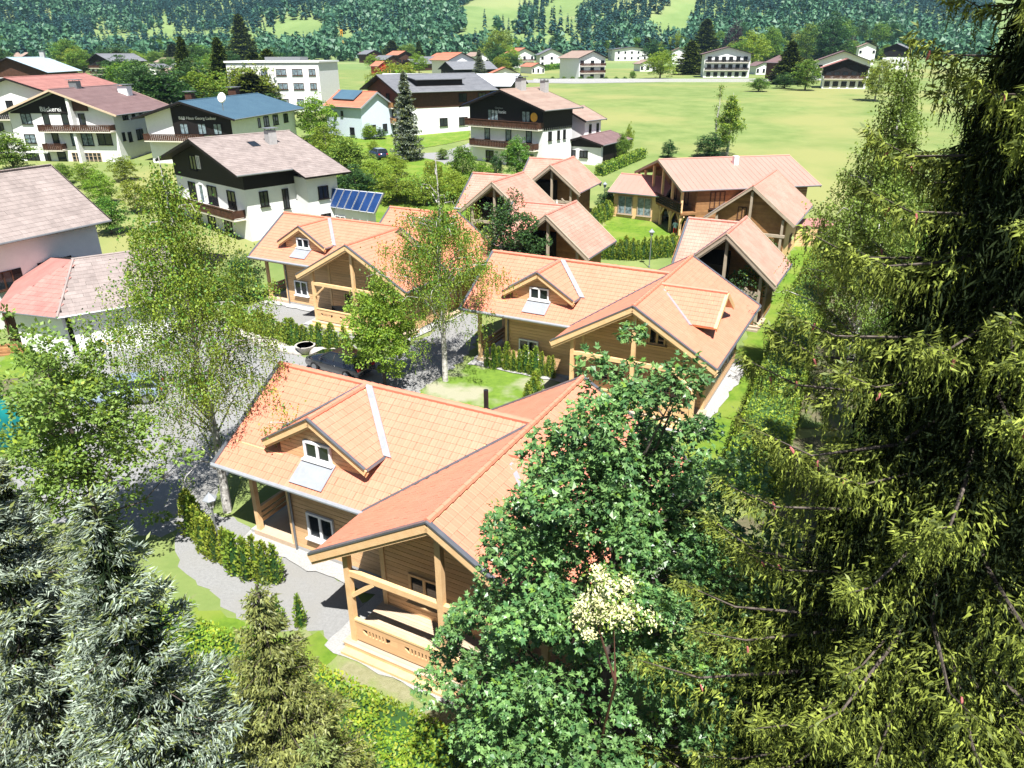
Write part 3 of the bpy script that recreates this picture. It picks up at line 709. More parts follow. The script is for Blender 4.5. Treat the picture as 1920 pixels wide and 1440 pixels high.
# ------------------------------------------------------------------ vegetation
def nrm(a): return a / np.maximum(np.linalg.norm(a, axis=-1, keepdims=True), 1e-9)
def rdir(r, n): return nrm(r.normal(size=(n, 3)))
class LC:
    """collects leaf faces"""
    def __init__(s): s.V = []; s.F = []; s.n = 0
    def add(s, V, F, mi): s.V.append(V); s.F.append((F + s.n, mi)); s.n += len(V)
    def kites(s, r, C, D, L, W, mi=0, fold=0.0):
        n = len(C)
        if n == 0: return
        D = nrm(D); Nn = nrm(np.cross(D, rdir(r, n))); S = np.cross(D, Nn)
        L = np.broadcast_to(np.asarray(L, float), (n,))[:, None]; W = np.broadcast_to(np.asarray(W, float), (n,))[:, None]
        V = np.stack([C, C + D * L * .45 + S * W / 2 + Nn * L * fold, C + D * L, C + D * L * .45 - S * W / 2 + Nn * L * fold], 1).reshape(-1, 3)
        s.add(V, np.arange(4 * n).reshape(n, 4), mi)
    def tris(s, r, C, D, L, W, mi=0, up=None):
        n = len(C)
        if n == 0: return
        D = nrm(D); Nn = nrm(np.cross(D, rdir(r, n))) if up is None else nrm(up - D * (up * D).sum(-1, keepdims=True)); S = np.cross(D, Nn)
        L = np.broadcast_to(np.asarray(L, float), (n,))[:, None]; W = np.broadcast_to(np.asarray(W, float), (n,))[:, None]
        V = np.stack([C + S * W / 2, C + D * L, C - S * W / 2], 1).reshape(-1, 3); s.add(V, np.arange(3 * n).reshape(n, 3), mi)
    def kites_n(s, r, C, D, N0, L, W, mi=0):
        """kites lying roughly in the plane with normal N0"""
        n = len(C)
        if n == 0: return
        D = nrm(D); N_ = nrm(N0 - D * (N0 * D).sum(-1, keepdims=True)); S = np.cross(D, N_)
        L = np.broadcast_to(np.asarray(L, float), (n,))[:, None]; W = np.broadcast_to(np.asarray(W, float), (n,))[:, None]
        V = np.stack([C, C + D * L * .45 + S * W / 2, C + D * L, C + D * L * .45 - S * W / 2], 1).reshape(-1, 3)
        s.add(V, np.arange(4 * n).reshape(n, 4), mi)
    def palm(s, r, C, D, N0, L, mi=0):
        """five-lobed leaves"""
        o = np.array([(0, -.05), (.56, .30), (.24, .36), (.26, .82), (0, .62), (-.26, .82), (-.24, .36), (-.56, .30)]) * [1, 1.15]
        n = len(C); D = nrm(D); N_ = nrm(N0 - D * (N0 * D).sum(-1, keepdims=True)); S = np.cross(D, N_); L = np.broadcast_to(np.asarray(L, float), (n,))[:, None, None]
        V = C[:, None] + (D[:, None] * o[None, :, 1:2] + S[:, None] * o[None, :, 0:1]) * L - N_[:, None] * (np.abs(o[None, :, 0:1]) * .35 + o[None, :, 1:2] ** 2 * .12) * L
        k = len(o); s.add(V.reshape(-1, 3), np.arange(k * n).reshape(n, k), mi)
    def mesh(s, name, mats): return npmesh(name, np.concatenate(s.V), s.F, mats)

def crown_pts(r, K, rx, rz_, zc, lump=.25, lo=.45, taper=.25):
    """clump centres spread through an uneven egg-shaped crown"""
    d = rdir(r, K); ph = np.arctan2(d[:, 1], d[:, 0])
    f = 1 + lump * (np.sin(ph * 3 + d[:, 2] * 4 + r.uniform(0, 6)) * .6 + np.sin(ph * 5 - d[:, 2] * 6 + r.uniform(0, 6)) * .4)
    q = r.uniform(lo ** 2, 1, K) ** .5 * f
    P = d * q[:, None]; shape = 1 - taper * np.clip(P[:, 2], 0, 1)
    return np.stack([P[:, 0] * rx * shape, P[:, 1] * rx * shape, zc + P[:, 2] * rz_], 1)
def branches(r, mb, base_h, tops, trunk_r, H, sides=6, bend=.15, nl=18, thin=.35):
    """a trunk with limbs that reach for some of the clump centres"""
    th = H * .86
    tp = [(0, 0, -.3), (r.normal() * bend * .3, r.normal() * bend * .3, th * .3), (r.normal() * bend, r.normal() * bend, th * .65), (r.normal() * bend * 1.2, r.normal() * bend * 1.2, th)]
    mb.tube(tp, [trunk_r * 1.25, trunk_r * .85, trunk_r * .5, trunk_r * .12], sides + 2)
    sel = tops[r.permutation(len(tops))[:nl]]
    for p in sel:
        z0 = min(max(base_h, p[2] - r.uniform(.25, .5) * np.hypot(p[0], p[1]) - .5), th * .93)
        k = z0 / th; c0 = np.array([np.interp(z0, [q[2] for q in tp], [q[i] for q in tp]) for i in range(2)] + [z0])
        mid = c0 * .5 + p * .5 + np.array([0, 0, -.12 * np.linalg.norm(p - c0)]) + r.normal(size=3) * .08
        r0 = trunk_r * thin * (1.1 - k * .6)
        mb.tube([c0, mid, p], [r0, r0 * .6, r0 * .15], 5)
        for _ in range(2):
            q = mid + (p - mid) * r.uniform(0, .6); e = q + r.normal(size=3) * np.linalg.norm(p - c0) * .25 + np.array([0, 0, .2])
            mb.tube([q, e], [r0 * .4, r0 * .1], 4)
def tree_meshes(seed, H, rx, cz, rzz, K, per, ls, mats_leaf, clump=.45, trunk_r=.14, bark='bark', base_h=1.5, kind='kite', lump=.25, lo=.45, nl=18, new=.1, shell=True, taper=.25, coh=.45):
    r = np.random.default_rng(seed); P = crown_pts(r, K, rx, rzz, cz, lump, lo, taper)
    lc = LC(); n = K * per; C0 = np.repeat(P, per, 0)
    d = rdir(r, n); d[:, 2] = np.abs(d[:, 2]) * .9 - .25; d = nrm(d); rad = clump * r.uniform(.5, 1.1, K).repeat(per)
    C = C0 + d * (rad * r.uniform(.55, 1.0, n) ** (1 if shell else .3))[:, None]
    out = nrm(C0 - np.array([0, 0, cz - rzz * .4])); nn = nrm(d * .7 + np.array([0, 0, .7]) + r.normal(size=(n, 3)) * coh)
    D = nrm(d + out * .4 + r.normal(size=(n, 3)) * .5 + np.array([0, 0, -.45]))
    isnew = (r.uniform(size=n) < new) & (d[:, 2] > .1)
    L = ls * r.uniform(.7, 1.25, n)
    for mi, sel in ((0, ~isnew), (1, isnew)):
        if kind == 'palm': lc.palm(r, C[sel], D[sel], nn[sel], L[sel], mi)
        else: lc.kites_n(r, C[sel], D[sel], nn[sel], L[sel], L[sel] * .62, mi)
    cm = lc.mesh('crown', mats_leaf); mb = MB(); branches(r, mb, base_h, P, trunk_r, H, nl=nl); tm = mb.mesh('trunk', bark)
    return cm, tm
def strands(r, lc, P, length, step, L, W, mi=0, sway=.12, down=1.0, spread=.6, taper=True, tri=False):
    """hanging strands of small leaves from points P"""
    n = len(P); m = np.maximum(2, (length / step).astype(int)); tot = m.sum(); ix = np.repeat(np.arange(n), m)
    k = np.arange(tot) - np.repeat(np.cumsum(m) - m, m); t = k / np.maximum(m[ix] - 1, 1)
    sw = r.normal(size=(n, 3)) * sway; sw[:, 2] = 0
    C = P[ix] + sw[ix] * (t ** 1.5)[:, None] * length[ix][:, None] - np.array([0, 0, 1]) * (t * length[ix] * down)[:, None]
    D = r.normal(size=(tot, 3)) * spread + np.array([0, 0, -1.0]) + sw[ix] * .5
    f = (1 - .45 * t) if taper else 1.0
    (lc.tris if tri else lc.kites)(r, C, D, L * r.uniform(.7, 1.2, tot) * f, W * f, mi)
def birch_meshes(seed, H, rx, K, base_h, dens=1.0, mats_=('leaf_birch', 'leaf_green'), trunk_r=.14, leaf=.09, topbare=0.0, lean=(0, 0)):
    r = np.random.default_rng(seed); cz = (H + base_h) / 2 + .2; rzz = (H - base_h) / 2
    P = crown_pts(r, K, rx, rzz, cz, .3, .25); wdt = np.clip((H * 1.02 - P[:, 2]) / (H * .55), .18, 1); P[:, :2] *= wdt[:, None]
    P = P[(P[:, 2] < H) & ((P[:, 2] < H * (1 - topbare)) | (r.uniform(size=K) < .15))]
    lc = LC(); C = np.repeat(P, int(7 * dens), 0) + r.normal(size=(len(P) * int(7 * dens), 3)) * np.array([.22, .22, .13])
    strands(r, lc, C, r.uniform(.35, 1.25, len(C)), .075, leaf, leaf * .62, 0, .22, spread=.75)
    C2 = np.repeat(P, 14, 0) + r.normal(size=(len(P) * 14, 3)) * np.array([.3, .3, .15])
    lc.kites(r, C2, r.normal(size=(len(C2), 3)), leaf, leaf * .7, 1)
    cm = lc.mesh('crown', list(mats_)); mb = MB(); th = H * .97
    tp = [(0, 0, -.2), (.1, .05, th * .25), (-.12, .1, th * .5), (.08, -.08, th * .75), (0, 0, th)]
    mb.tube(tp, [trunk_r * 1.3, trunk_r, trunk_r * .75, trunk_r * .45, trunk_r * .12], 8)
    for p in P[r.permutation(len(P))[:60]]:
        z0 = max(base_h * .9, p[2] - np.hypot(p[0], p[1]) * r.uniform(.5, 1.0)); c0 = np.array([0, 0, z0]); mid = (c0 + p) / 2 + np.array([0, 0, .25 * np.hypot(*p[:2])])
        mb.tube([c0, mid, p, p + (p - mid) * .3 + np.array([0, 0, -.35])], [trunk_r * .3, trunk_r * .18, .015, .006], 4)
    return cm, mb.mesh('trunk', 'birch_bark')
def tree(name, label, cat, meshes, loc, rz=0, sc=1.0, group=None):
    t = thing(name, label, cat, loc, rz, group)
    if sc != 1.0: t.scale = sc if hasattr(sc, '__len__') else (sc, sc, sc)
    place('crown', meshes[0], t); place('trunk', meshes[1], t)
    return t

def spruce_meshes(seed, H, Rm, z0=1.0, step=.42, per=6, style='weep', tuft=(.09, .03), mats_=('needle_spruce', 'needle_new'), trunk_r=.2, bark='bark',
                  power=.85, strand=(.25, .8), dens=9.0, az=None, twig=.5, up=.35, droop=.55, cones=None, inner=500):
    r = np.random.default_rng(seed); lc = LC(); mb = MB(); z = z0; conepts = []
    mb.tube([(0, 0, -.3), (r.normal() * .06, r.normal() * .06, H * .5), (0, 0, H)], [trunk_r * 1.2, trunk_r * .7, .02], 8)
    SP = []; SL = []; TP = []; TD = []; NP_ = []
    while z < H - .15:
        f = 1 - (z - 0) / H; ln0 = Rm * min(1.0, (f ** power) * 1.15) * (1.0 if z > z0 + 1 else .9)
        nb = per if z < H - 1.2 else 5; a0 = r.uniform(0, 6.28)
        for b in range(nb):
            a = a0 + b * 2 * np.pi / nb + r.normal() * .25
            if az is not None and abs((a - az[0] + np.pi) % (2 * np.pi) - np.pi) > az[1]: continue
            ln = ln0 * r.uniform(.72, 1.15); h = np.array([np.cos(a), np.sin(a), 0]); zb = z + r.normal() * step * .3
            dr = droop * r.uniform(.7, 1.3); T = np.linspace(0, 1, 9)
            P = h[None] * (T * ln)[:, None] * 1.0; P[:, 2] = zb + ln * (-dr * T + (dr * .55 + up * .35) * T ** 2.4)
            P[:, :2] += np.array([-h[1], h[0]])[None] * (T ** 2 * ln * r.normal() * .10)[:, None]
            mb.tube(P[[0, 3, 6, 8]], [.011 * ln + .006, .007 * ln + .004, .004 * ln + .002, .003], 4, cap=False)
            nt_ = max(6, int(ln * dens)); t = r.uniform(.12, 1.0, nt_) ** .8
            side = r.choice([-1, 1], nt_) * r.uniform(0, 1, nt_) ** .8
            bp = np.stack([np.interp(t, T, P[:, i]) for i in range(3)], 1)
            lat = np.array([-h[1], h[0], 0]); wd = twig * ln * .42 * np.sin(np.clip(t * 1.0, 0, 1) * 2.6 + .35)
            off = lat[None] * (side * wd)[:, None] + h[None] * (np.abs(side) * wd * .55)[:, None]
            q = bp + off; q[:, 2] -= np.abs(side) * wd * (.25 if style != 'flat' else .0)
            if style == 'weep':
                SP.append(q); SL.append(r.uniform(*strand, nt_) * (1.05 - .65 * t) * min(1, .45 + ln / Rm))
            # needled twigs along the bough and its side shoots
            ns = int(nt_ * (1.3 if style == 'weep' else 3.2)); tt = r.uniform(.04 if style == 'flat' else .15, 1.02, ns); sd = r.uniform(-1, 1, ns)
            bp2 = np.stack([np.interp(tt, T, P[:, i]) for i in range(3)], 1); wd2 = twig * ln * .42 * np.sin(np.clip(tt, 0, 1) * 2.6 + .35)
            q2 = bp2 + lat[None] * (sd * wd2)[:, None] + h[None] * (np.abs(sd) * wd2 * .55)[:, None]; q2[:, 2] += r.normal(size=ns) * .03 - np.abs(sd) * wd2 * .12
            TP.append(q2); TD.append(h[None] * .8 + lat[None] * np.sign(sd)[:, None] * (.35 + .5 * np.abs(sd))[:, None] + r.normal(size=(ns, 3)) * .35 + np.array([0, 0, up * .6]))
            e = P[-1]; NP_.append(np.repeat(e[None], 5, 0) + r.normal(size=(5, 3)) * .06)
            if cones and zb > cones: conepts.append(P[7] + r.normal(size=3) * .04); conepts.append(P[6] + lat * .12 * r.choice([-1, 1]))
        z += step * r.uniform(.8, 1.2) * (1 if z < H - 1.5 else .55)
    if SP:
        SP = np.concatenate(SP); SL = np.concatenate(SL); strands(r, lc, SP, SL, tuft[0] * .30, tuft[0], tuft[1], 0, .08, spread=.38, tri=True)
    TP = np.concatenate(TP); TD = np.concatenate(TD)
    rp_ = 5 if style == 'weep' else (5 if tuft[0] > .2 else 10)
    if style == 'weep': TD = TD * .7 - [0, 0, .55]
    TP = np.repeat(TP, rp_, 0) + r.normal(size=(len(TP) * rp_, 3)) * tuft[0] * .38; TD = np.repeat(TD, rp_, 0) + r.normal(size=(len(TP), 3)) * .28
    od = r.uniform(size=len(TP)) < (.25 if style == 'flat' else 0)
    for mi, s_ in ((0, ~od), (1, od)):
        if style == 'flat' and tuft[0] < .2: lc.tris(r, TP[s_], TD[s_], tuft[0] * r.uniform(.7, 1.3, s_.sum()), tuft[1] * .75, mi, r.normal(size=(s_.sum(), 3)) * .5 + [0, 0, 1])
        elif style == 'flat': lc.kites_n(r, TP[s_], TD[s_], r.normal(size=(s_.sum(), 3)) * .45 + [0, 0, 1], tuft[0] * r.uniform(.8, 1.4, s_.sum()), tuft[1] * 1.1, mi)
        else: lc.tris(r, TP[s_], TD[s_], tuft[0] * r.uniform(.8, 1.4, s_.sum()), tuft[1] * 1.1, mi)
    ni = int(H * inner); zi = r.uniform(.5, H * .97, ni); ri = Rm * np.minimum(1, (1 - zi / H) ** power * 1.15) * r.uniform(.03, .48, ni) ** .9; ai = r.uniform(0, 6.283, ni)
    Ci = np.stack([np.cos(ai) * ri, np.sin(ai) * ri, zi - ri * .25], 1); lc.kites(r, Ci, r.normal(size=(ni, 3)) * .55 + [0, 0, -.9], tuft[0] * 2.3, tuft[0] * .30, 2)  # dark inner kites added to block light and blacken the crown's inside
    NPt = np.concatenate(NP_); lc.kites(r, NPt, r.normal(size=(len(NPt), 3)) * .6 + nrm(NPt * [1, 1, 0]) * .8 + [0, 0, .5], tuft[0] * 1.25, tuft[1] * 1.2, 1)
    tpn = np.stack([r.normal(size=40) * .03, r.normal(size=40) * .03, H - r.uniform(0, .5, 40)], 1)
    lc.kites(r, tpn, r.normal(size=(40, 3)) * .6 + [0, 0, .7], tuft[0] * 1.4, tuft[1] * 1.2, 1)
    return lc.mesh('crown', list(mats_) + ['needle_dark']), mb.mesh('trunk', bark), conepts

def thuja_mesh(seed, plump=.30, n=520, ls=.10, mats_=('leaf_thuja', 'leaf_hedge')):
    r = np.random.default_rng(seed); lc = LC(); z = r.uniform(0.02, 1, n) ** 1.1
    prof = plump * np.clip((1.0 - z) * 1.7, 0, 1) ** .75 * (1 + .12 * np.sin(z * 9 + r.uniform(0, 6)))
    a = r.uniform(0, 6.283, n); rr = prof * r.uniform(.55, 1.08, n)
    C = np.stack([np.cos(a) * rr, np.sin(a) * rr, z], 1); D = np.stack([np.cos(a) * .55, np.sin(a) * .55, np.full(n, .75)], 1) + r.normal(size=(n, 3)) * .3
    hi = r.uniform(size=n) < .25
    for mi, s_ in ((0, ~hi), (1, hi)): lc.kites(r, C[s_], D[s_], ls * r.uniform(.7, 1.3, s_.sum()), ls * .5, mi)
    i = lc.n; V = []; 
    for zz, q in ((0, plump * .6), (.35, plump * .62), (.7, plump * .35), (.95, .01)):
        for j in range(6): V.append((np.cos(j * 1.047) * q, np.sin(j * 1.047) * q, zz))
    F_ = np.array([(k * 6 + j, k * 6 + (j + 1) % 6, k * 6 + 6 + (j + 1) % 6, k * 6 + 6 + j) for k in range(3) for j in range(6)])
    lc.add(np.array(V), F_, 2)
    return lc.mesh('thuja', list(mats_) + ['leaf_dark'])
def hedge(name, label, pts, wd, h, n_per, ls, mats_, zb=None, top_only=False, seed=1, round_=.12, yel=.3):
    """a clipped hedge along a line of ground points"""
    r = np.random.default_rng(seed); lc = LC(); core = MB(); P = [np.array(p[:2]) for p in pts]
    zz = [zg(p[1]) if zb is None else zb for p in P]
    for i in range(len(P) - 1):
        a, b = P[i], P[i + 1]; L = np.linalg.norm(b - a); d = (b - a) / L; s = np.array([-d[1], d[0]])
        q = [a - s * wd * .46, b - s * wd * .46, b + s * wd * .46, a + s * wd * .46]
        core.hexa([(x, y, z_ - .1) for (x, y), z_ in zip(q, (zz[i], zz[i + 1], zz[i + 1], zz[i]))], [(x, y, z_ + h * .95) for (x, y), z_ in zip(q, (zz[i], zz[i + 1], zz[i + 1], zz[i]))])
        peri = wd + 2 * h; n = int(L * peri * n_per); t = r.uniform(-.02, 1.02, n); u = r.uniform(0, peri, n)
        side = np.where(u < h, -wd / 2, np.where(u > h + wd, wd / 2, u - h - wd / 2)); z = np.where(u < h, u, np.where(u > h + wd, u - h - wd, h))
        bump = .06 * np.sin(t * L * 1.7 + side * 3) + .04 * np.sin(t * L * 4.1)
        z = z + np.where((u > h) & (u < h + wd), bump, 0) + r.normal(size=n) * .035; side = side + r.normal(size=n) * .04
        C = np.stack([a[0] + d[0] * t * L + s[0] * side, a[1] + d[1] * t * L + s[1] * side, z + np.interp(t, [0, 1], [zz[i], zz[i + 1]])], 1)
        top = (u > h) & (u < h + wd)
        N0 = np.where(top[:, None], np.array([0, 0, 1.0]), np.sign(side)[:, None] * np.array([s[0], s[1], .3])) + r.normal(size=(n, 3)) * .45
        D = r.normal(size=(n, 3)) + np.array([0, 0, .2]) * 1.0
        if i in (0, len(P) - 2):
            m_ = int(wd * h * n_per * 1.3); e_ = a if i == 0 else b; k_ = r.uniform(-.5, .5, m_) * wd; zz2 = r.uniform(0, h, m_); o_ = -d if i == 0 else d
            C2 = np.stack([e_[0] + s[0] * k_ + o_[0] * .04, e_[1] + s[1] * k_ + o_[1] * .04, zz2 + zz[0 if i == 0 else -1]], 1) + r.normal(size=(m_, 3)) * .04
            C = np.concatenate([C, C2]); D = np.concatenate([D, r.normal(size=(m_, 3))]); N0 = np.concatenate([N0, np.tile([o_[0], o_[1], .3], (m_, 1)) + r.normal(size=(m_, 3)) * .4]); n = len(C)
        hi = r.uniform(size=n) < yel * (1 + np.sin(C[:, 0] * .9 + 1) * .6)
        for mi, s_ in ((0, ~hi), (1, hi)): lc.kites_n(r, C[s_], D[s_], N0[s_], ls * r.uniform(.6, 1.3, s_.sum()), ls * .6, mi)
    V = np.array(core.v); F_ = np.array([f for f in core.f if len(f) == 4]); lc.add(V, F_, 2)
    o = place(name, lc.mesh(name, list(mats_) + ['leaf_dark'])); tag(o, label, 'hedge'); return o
# ------------------------------------------------------------------ ground sheets
patch('driveway', [(20, 900), (20, 740), (120, 660), (240, 620), (425, 598), (445, 628), (520, 655), (650, 685), (760, 660), (850, 590), (905, 590), (885, 665), (790, 735),
                   (760, 800), (700, 800), (600, 770), (480, 800), (420, 900), (400, 962), (345, 985), (300, 1010), (200, 990), (60, 980)], 'gravel', .008)
patch('gravel_path', [(343, 985), (402, 962), (470, 985), (560, 1040), (720, 1140), (790, 1230), (690, 1300), (640, 1240), (600, 1195), (460, 1178), (335, 1065), (325, 1010)], 'gravel', .012)
patch('forecourt', [(425, 590), (505, 560), (560, 570), (650, 600), (670, 655), (600, 632), (520, 612)], 'gravel', .012)
patch('courtyard_lawn', [(770, 750), (830, 705), (895, 665), (1040, 705), (1115, 735), (1085, 770), (930, 820), (790, 790)], 'patchy_lawn', .012)
patch('side_lawn', [(1320, 760), (1365, 690), (1430, 590), (1470, 500), (1490, 462), (1550, 466), (1520, 520), (1455, 640), (1395, 790), (1385, 900), (1250, 900)], 'lawn', .012)
patch('back_lawn', [(1135, 410), (1190, 398), (1300, 460), (1280, 480), (1130, 478)], 'lawn', .012)
patch('verge', [(560, 1180), (640, 1215), (700, 1255), (870, 1345), (1000, 1400), (1000, 1440), (840, 1430), (520, 1220)], 'dry_grass', .012)
patch('small_lawn', [(330, 1120), (460, 1172), (560, 1205), (600, 1185), (640, 1225), (600, 1260), (560, 1300), (330, 1250)], 'lawn', .014)
patch('front_lawn_left', [(0, 670), (90, 640), (110, 690), (0, 720)], 'lawn', .012)
patch('garden_bed', [(0, 715), (120, 690), (130, 790), (60, 830), (0, 850)], 'soil', .012)
patch('woodland_floor', [(-45, -24), (45, -24), (45, 33), (13, 33), (5, 16), (2.5, 12.5), (-6, 14), (-12, 17), (-16, 20), (-45, 26)], 'soil', .004, metric=True)
patch('hedge_floor', [(13.6, 34), (46, 34), (66, 84), (34, 80), (24, 59)], 'soil', .004, metric=True)
patch('lane', [(690, 300), (760, 291), (830, 285), (885, 268), (885, 284), (845, 306), (860, 350), (800, 350), (795, 308), (720, 312)], 'asphalt', .012)
patch('field_road', [(955, 150), (1080, 151), (1300, 148), (1540, 147), (1540, 151), (1300, 153), (1080, 157), (955, 155)], 'gravel', .03)
patch('orchard_grass', [(560, 420), (560, 260), (700, 232), (880, 238), (880, 262), (760, 285), (900, 330), (1000, 330), (1000, 420)], 'lawn', .006)

def W(u, v, z):
    d = ray(u, v); t = (z - CAMH) / d[2]; return d * t + np.array([0, 0, CAMH])
def local(t, p):
    a = t.rotation_euler.z; dx, dy = p[0] - t.location.x, p[1] - t.location.y
    return Vector((dx * math.cos(a) + dy * math.sin(a), -dx * math.sin(a) + dy * math.cos(a), p[2] - t.location.z))

# ------------------------------------------------------------------ the timber chalets
def std_windows(t, L, wm, F, wc, frame, up=True, wx=4.22, yoff=.055):
    yw = -(wm - .96) - yoff; yf = -F + 2.32 - yoff
    window(t, (wx, yw, 1.50), -90, 1.3, 1.15, frame=frame)
    window(t, (L - 1.85, yf, 1.55), -90, 1.25, 1.15, frame='brown_wood' if frame != 'white_paint' else 'wood_trim')
    window(t, (L + 1.7, yf, 1.35), -90, 1.0, 2.1, frame='wood_trim', sill=False)
    if up: window(t, (L + .75, yf, 4.15), -90, .95, 1.05, frame='wood_trim')
    for y in (-1.4, 1.6): window(t, (L + wc - .95 + .055, y, 1.6), 0, 1.2, 1.1, frame=frame, sill=False)
h1 = chalet('chalet', 'nearest timber chalet with orange tiled roof beside the big dark green maple', (-9.57, 27.95, 0), R(-27.71), 11.64, 4.02, 4.52, 6.61, 4.39, 6.31, 3.68,
            singles=300, dormer=(4.45, -3.32, 6.28, 2.36, 4.88, 3, (1.25, .74)), dormer2=(-2.1, 15.2, 6.2, 1.95, 4.95), frame='white_paint')
std_windows(h1, 11.64, 4.02, 6.61, 4.52, 'white_paint')
p = local(h1, W(921, 752, 6.35)); mb = MB(); mb.tube([(p.x, .45, 5.8), (p.x, .45, 6.95)], .09, 10); mb.tube([(p.x, .45, 6.1), (p.x, .45, 6.2)], .14, 10); mb.build('flue_pipe', 'black_metal', h1)
h2 = chalet('chalet', 'middle timber chalet with orange tiled roof and two dormers beside the strip of lawn', (-1.17, 46.63, 0), R(-27.6), 11.73, 4.21, 4.45, 6.74, 4.55, 6.31, 3.71,
            singles=300, dormer=(4.75, -3.3, 6.28, 2.3, 4.88, 3, (1.25, .74)), dormer2=(-2.1, 15.45, 6.25, 2.1, 4.95), frame='white_paint')
std_windows(h2, 11.73, 4.21, 6.74, 4.45, 'white_paint')
h3 = chalet('chalet', 'timber chalet behind the row of little thujas with a pale gravel forecourt', (-18.31, 59.55, 0), R(-28.2), 11.61, 4.27, 4.7, 6.4, 4.44, 6.28, 3.69,
            dormer=(4.6, -3.3, 6.26, 2.3, 4.88, 3, (1.25, .74)), frame='white_paint')
std_windows(h3, 11.61, 4.27, 6.4, 4.7, 'white_paint')
for t, L, wm, F, wc, B in ((h1, 11.64, 4.02, 6.61, 4.52, 4.39), (h2, 11.73, 4.21, 6.74, 4.45, 4.55), (h3, 11.61, 4.27, 6.4, 4.7, 4.44)):
    a = t.rotation_euler.z; ca, sa = math.cos(a), math.sin(a)
    tr = lambda x, y: (t.location.x + x * ca - y * sa, t.location.y + x * sa + y * ca)
    poly = [tr(.3, -wm + .1), (tr(L - wc + .1, -wm + .1)), tr(L - wc + .1, -F - .15), tr(L + wc - .4, -F - .35), tr(L + wc + .1, B), tr(.3, wm)]
    patch('gravel_border', poly, 'white_gravel', .02, metric=True, rough_edge=.06)
def small(name_label, x, y, a, L, w, ze, zr, wl, wm=3.7, main_y=None, zb=0.0, Bf=None, **kw):
    """smaller holiday chalet given by its cross wing: front apex at (x, y), ridge direction a, ridge length L"""
    rz = R(a - 90); my = L * .55 if main_y is None else main_y; F = my; B = L - my
    # origin so that the front apex sits at (x,y)
    ca, sa = math.cos(rz), math.sin(rz); ox = x - (wl * ca - (-F) * sa); oy = y - (wl * sa + (-F) * ca)
    return chalet('chalet', name_label, (ox, oy, zb), rz, wl, wm, w, F, B, zr, ze, wood='aged_wood', trim='grey_trim', dark=True, porch=1.2, detail=1, tiles='faded_terracotta', **kw)
jch = small('small dark fronted chalet with pink orange roof standing just behind the middle chalet', 14.69, 49.81, 61.8, 6.39, 3.66, 3.47, 6.64, 3.75, main_y=4.0)
k1 = small('small chalet with dark open gable behind the round dark green tree', 2.65, 56.92, 63.7, 6.43, 3.62, 3.53, 6.54, 4.8, main_y=4.2)
k2 = small('farthest small chalet, its dark gable with a folded white parasol', 4.01, 77.73, 66.1, 7.29, 3.24, 3.73, 6.3, 4.2, main_y=4.6, zb=1.13)
k3 = small('small chalet roof half hidden by foliage between its two neighbours', -1.8, 69.58, 63.8, 6.94, 3.44, 3.63, 6.42, 4.4, main_y=4.4, zb=.61)
lh = chalet('chalet', 'chalet roof showing orange through the thin crown of the tall birch', (-9.9, 60.6, 0), R(-29), 5.6, 4.1, 4.3, 6.0, 1.2, 6.5, 3.5, wood='aged_wood', trim='grey_trim', detail=1)
fg = gable_house('timber_house', 'log fronted gable house with pink tiled roof attached below the large balcony house', (21.17, 65.6, .36), R(61.4), 10.7, 3.92, 3.83, 6.89, .8, wall='aged_wood',
                 roof='faded_terracotta', trim='grey_trim', tiled=True, under='grey_trim', frame='brown_wood',
                 wins=[('g0', -.8, 4.3, .8, 1.2), ('g0', -1.3, 1.5, 1.5, 1.5), ('m', 3.5, 1.6, 1.2, 1.1), ('m', 7, 1.6, 1.2, 1.1)], cat='house')
plank_face(fg, (.8 - .0, 3.1, 0), (0, -1, 0), [(0, 0), (6.2, 0), (6.2, 4.2), (3.1, 6.6), (0, 4.2)], 'aged_wood', .26, .04)
for y in (-2.9, 0, 2.9):
    b = MB(); b.box(.15, y - .1, 0, .35, y + .1, 6.4 - abs(y) * .78); b.build('post', 'grey_trim', fg)
b = MB(); b.box(.1, -3.2, 2.6, .34, 3.2, 2.84); b.build('tie_beam', 'grey_trim', fg)
plank_face(fg, (.8, -3.12, 0), (1, 0, 0), [(0, 0), (8.9, 0), (8.9, 3.9), (0, 3.9)], 'wood_trim', .22, .04)

# ------------------------------------------------------------------ the large house with the balcony
bh = gable_house('guest_house', 'large two storey timber house with flat looking orange roof and covered balcony by the meadow', (15.35, 79.2, .75), R(11.6), 15, 6.5, 4.9, 7.0, .6, ovg=1.9, wall='aged_wood',
                 roof='orange_sheet', trim='grey_trim', under='aged_wood', course=None, frame='brown_wood', th=.2,
                 wins=[('m', 2.2, 3.75, 1.6, 1.7, dict(panes=3)), ('m', 5.0, 3.6, 1.0, 1.4), ('g0', -3.6, 1.2, 2.2, 1.9, dict(panes=3)), ('g0', 0, 1.2, 2.6, 1.9, dict(panes=3)), ('g0', 3.6, 1.2, 2.2, 1.9),
                       ('g0', -3.2, 3.9, 1.8, 1.8), ('g0', 0.2, 4.1, 2.0, 2.0), ('g0', 3.2, 3.9, 1.8, 1.8)], chim=[])
plank_face(bh, (1.9, -5.9, 0), (1, 0, 0), [(0, 0), (12, 0), (12, 4.8), (0, 4.8)], 'aged_wood', .26, .04)
plank_face(bh, (1.9, 5.9, 0), (0, -1, 0), [(0, 2.6), (11.8, 2.6), (11.8, 4.7), (5.9, 6.7), (0, 4.7)], 'aged_wood', .26, .04)
mb = MB(); mb.box(.15, -6.3, 2.45, 1.88, 6.3, 2.65); fl = mb.build('balcony', 'aged_wood', bh)
for q in range(4):
    mb = MB(); mb.box(.1, -6.3, 2.68 + q * .22, .15, 6.3, 2.86 + q * .22); mb.build('balustrade_board', 'dark_wood', fl)
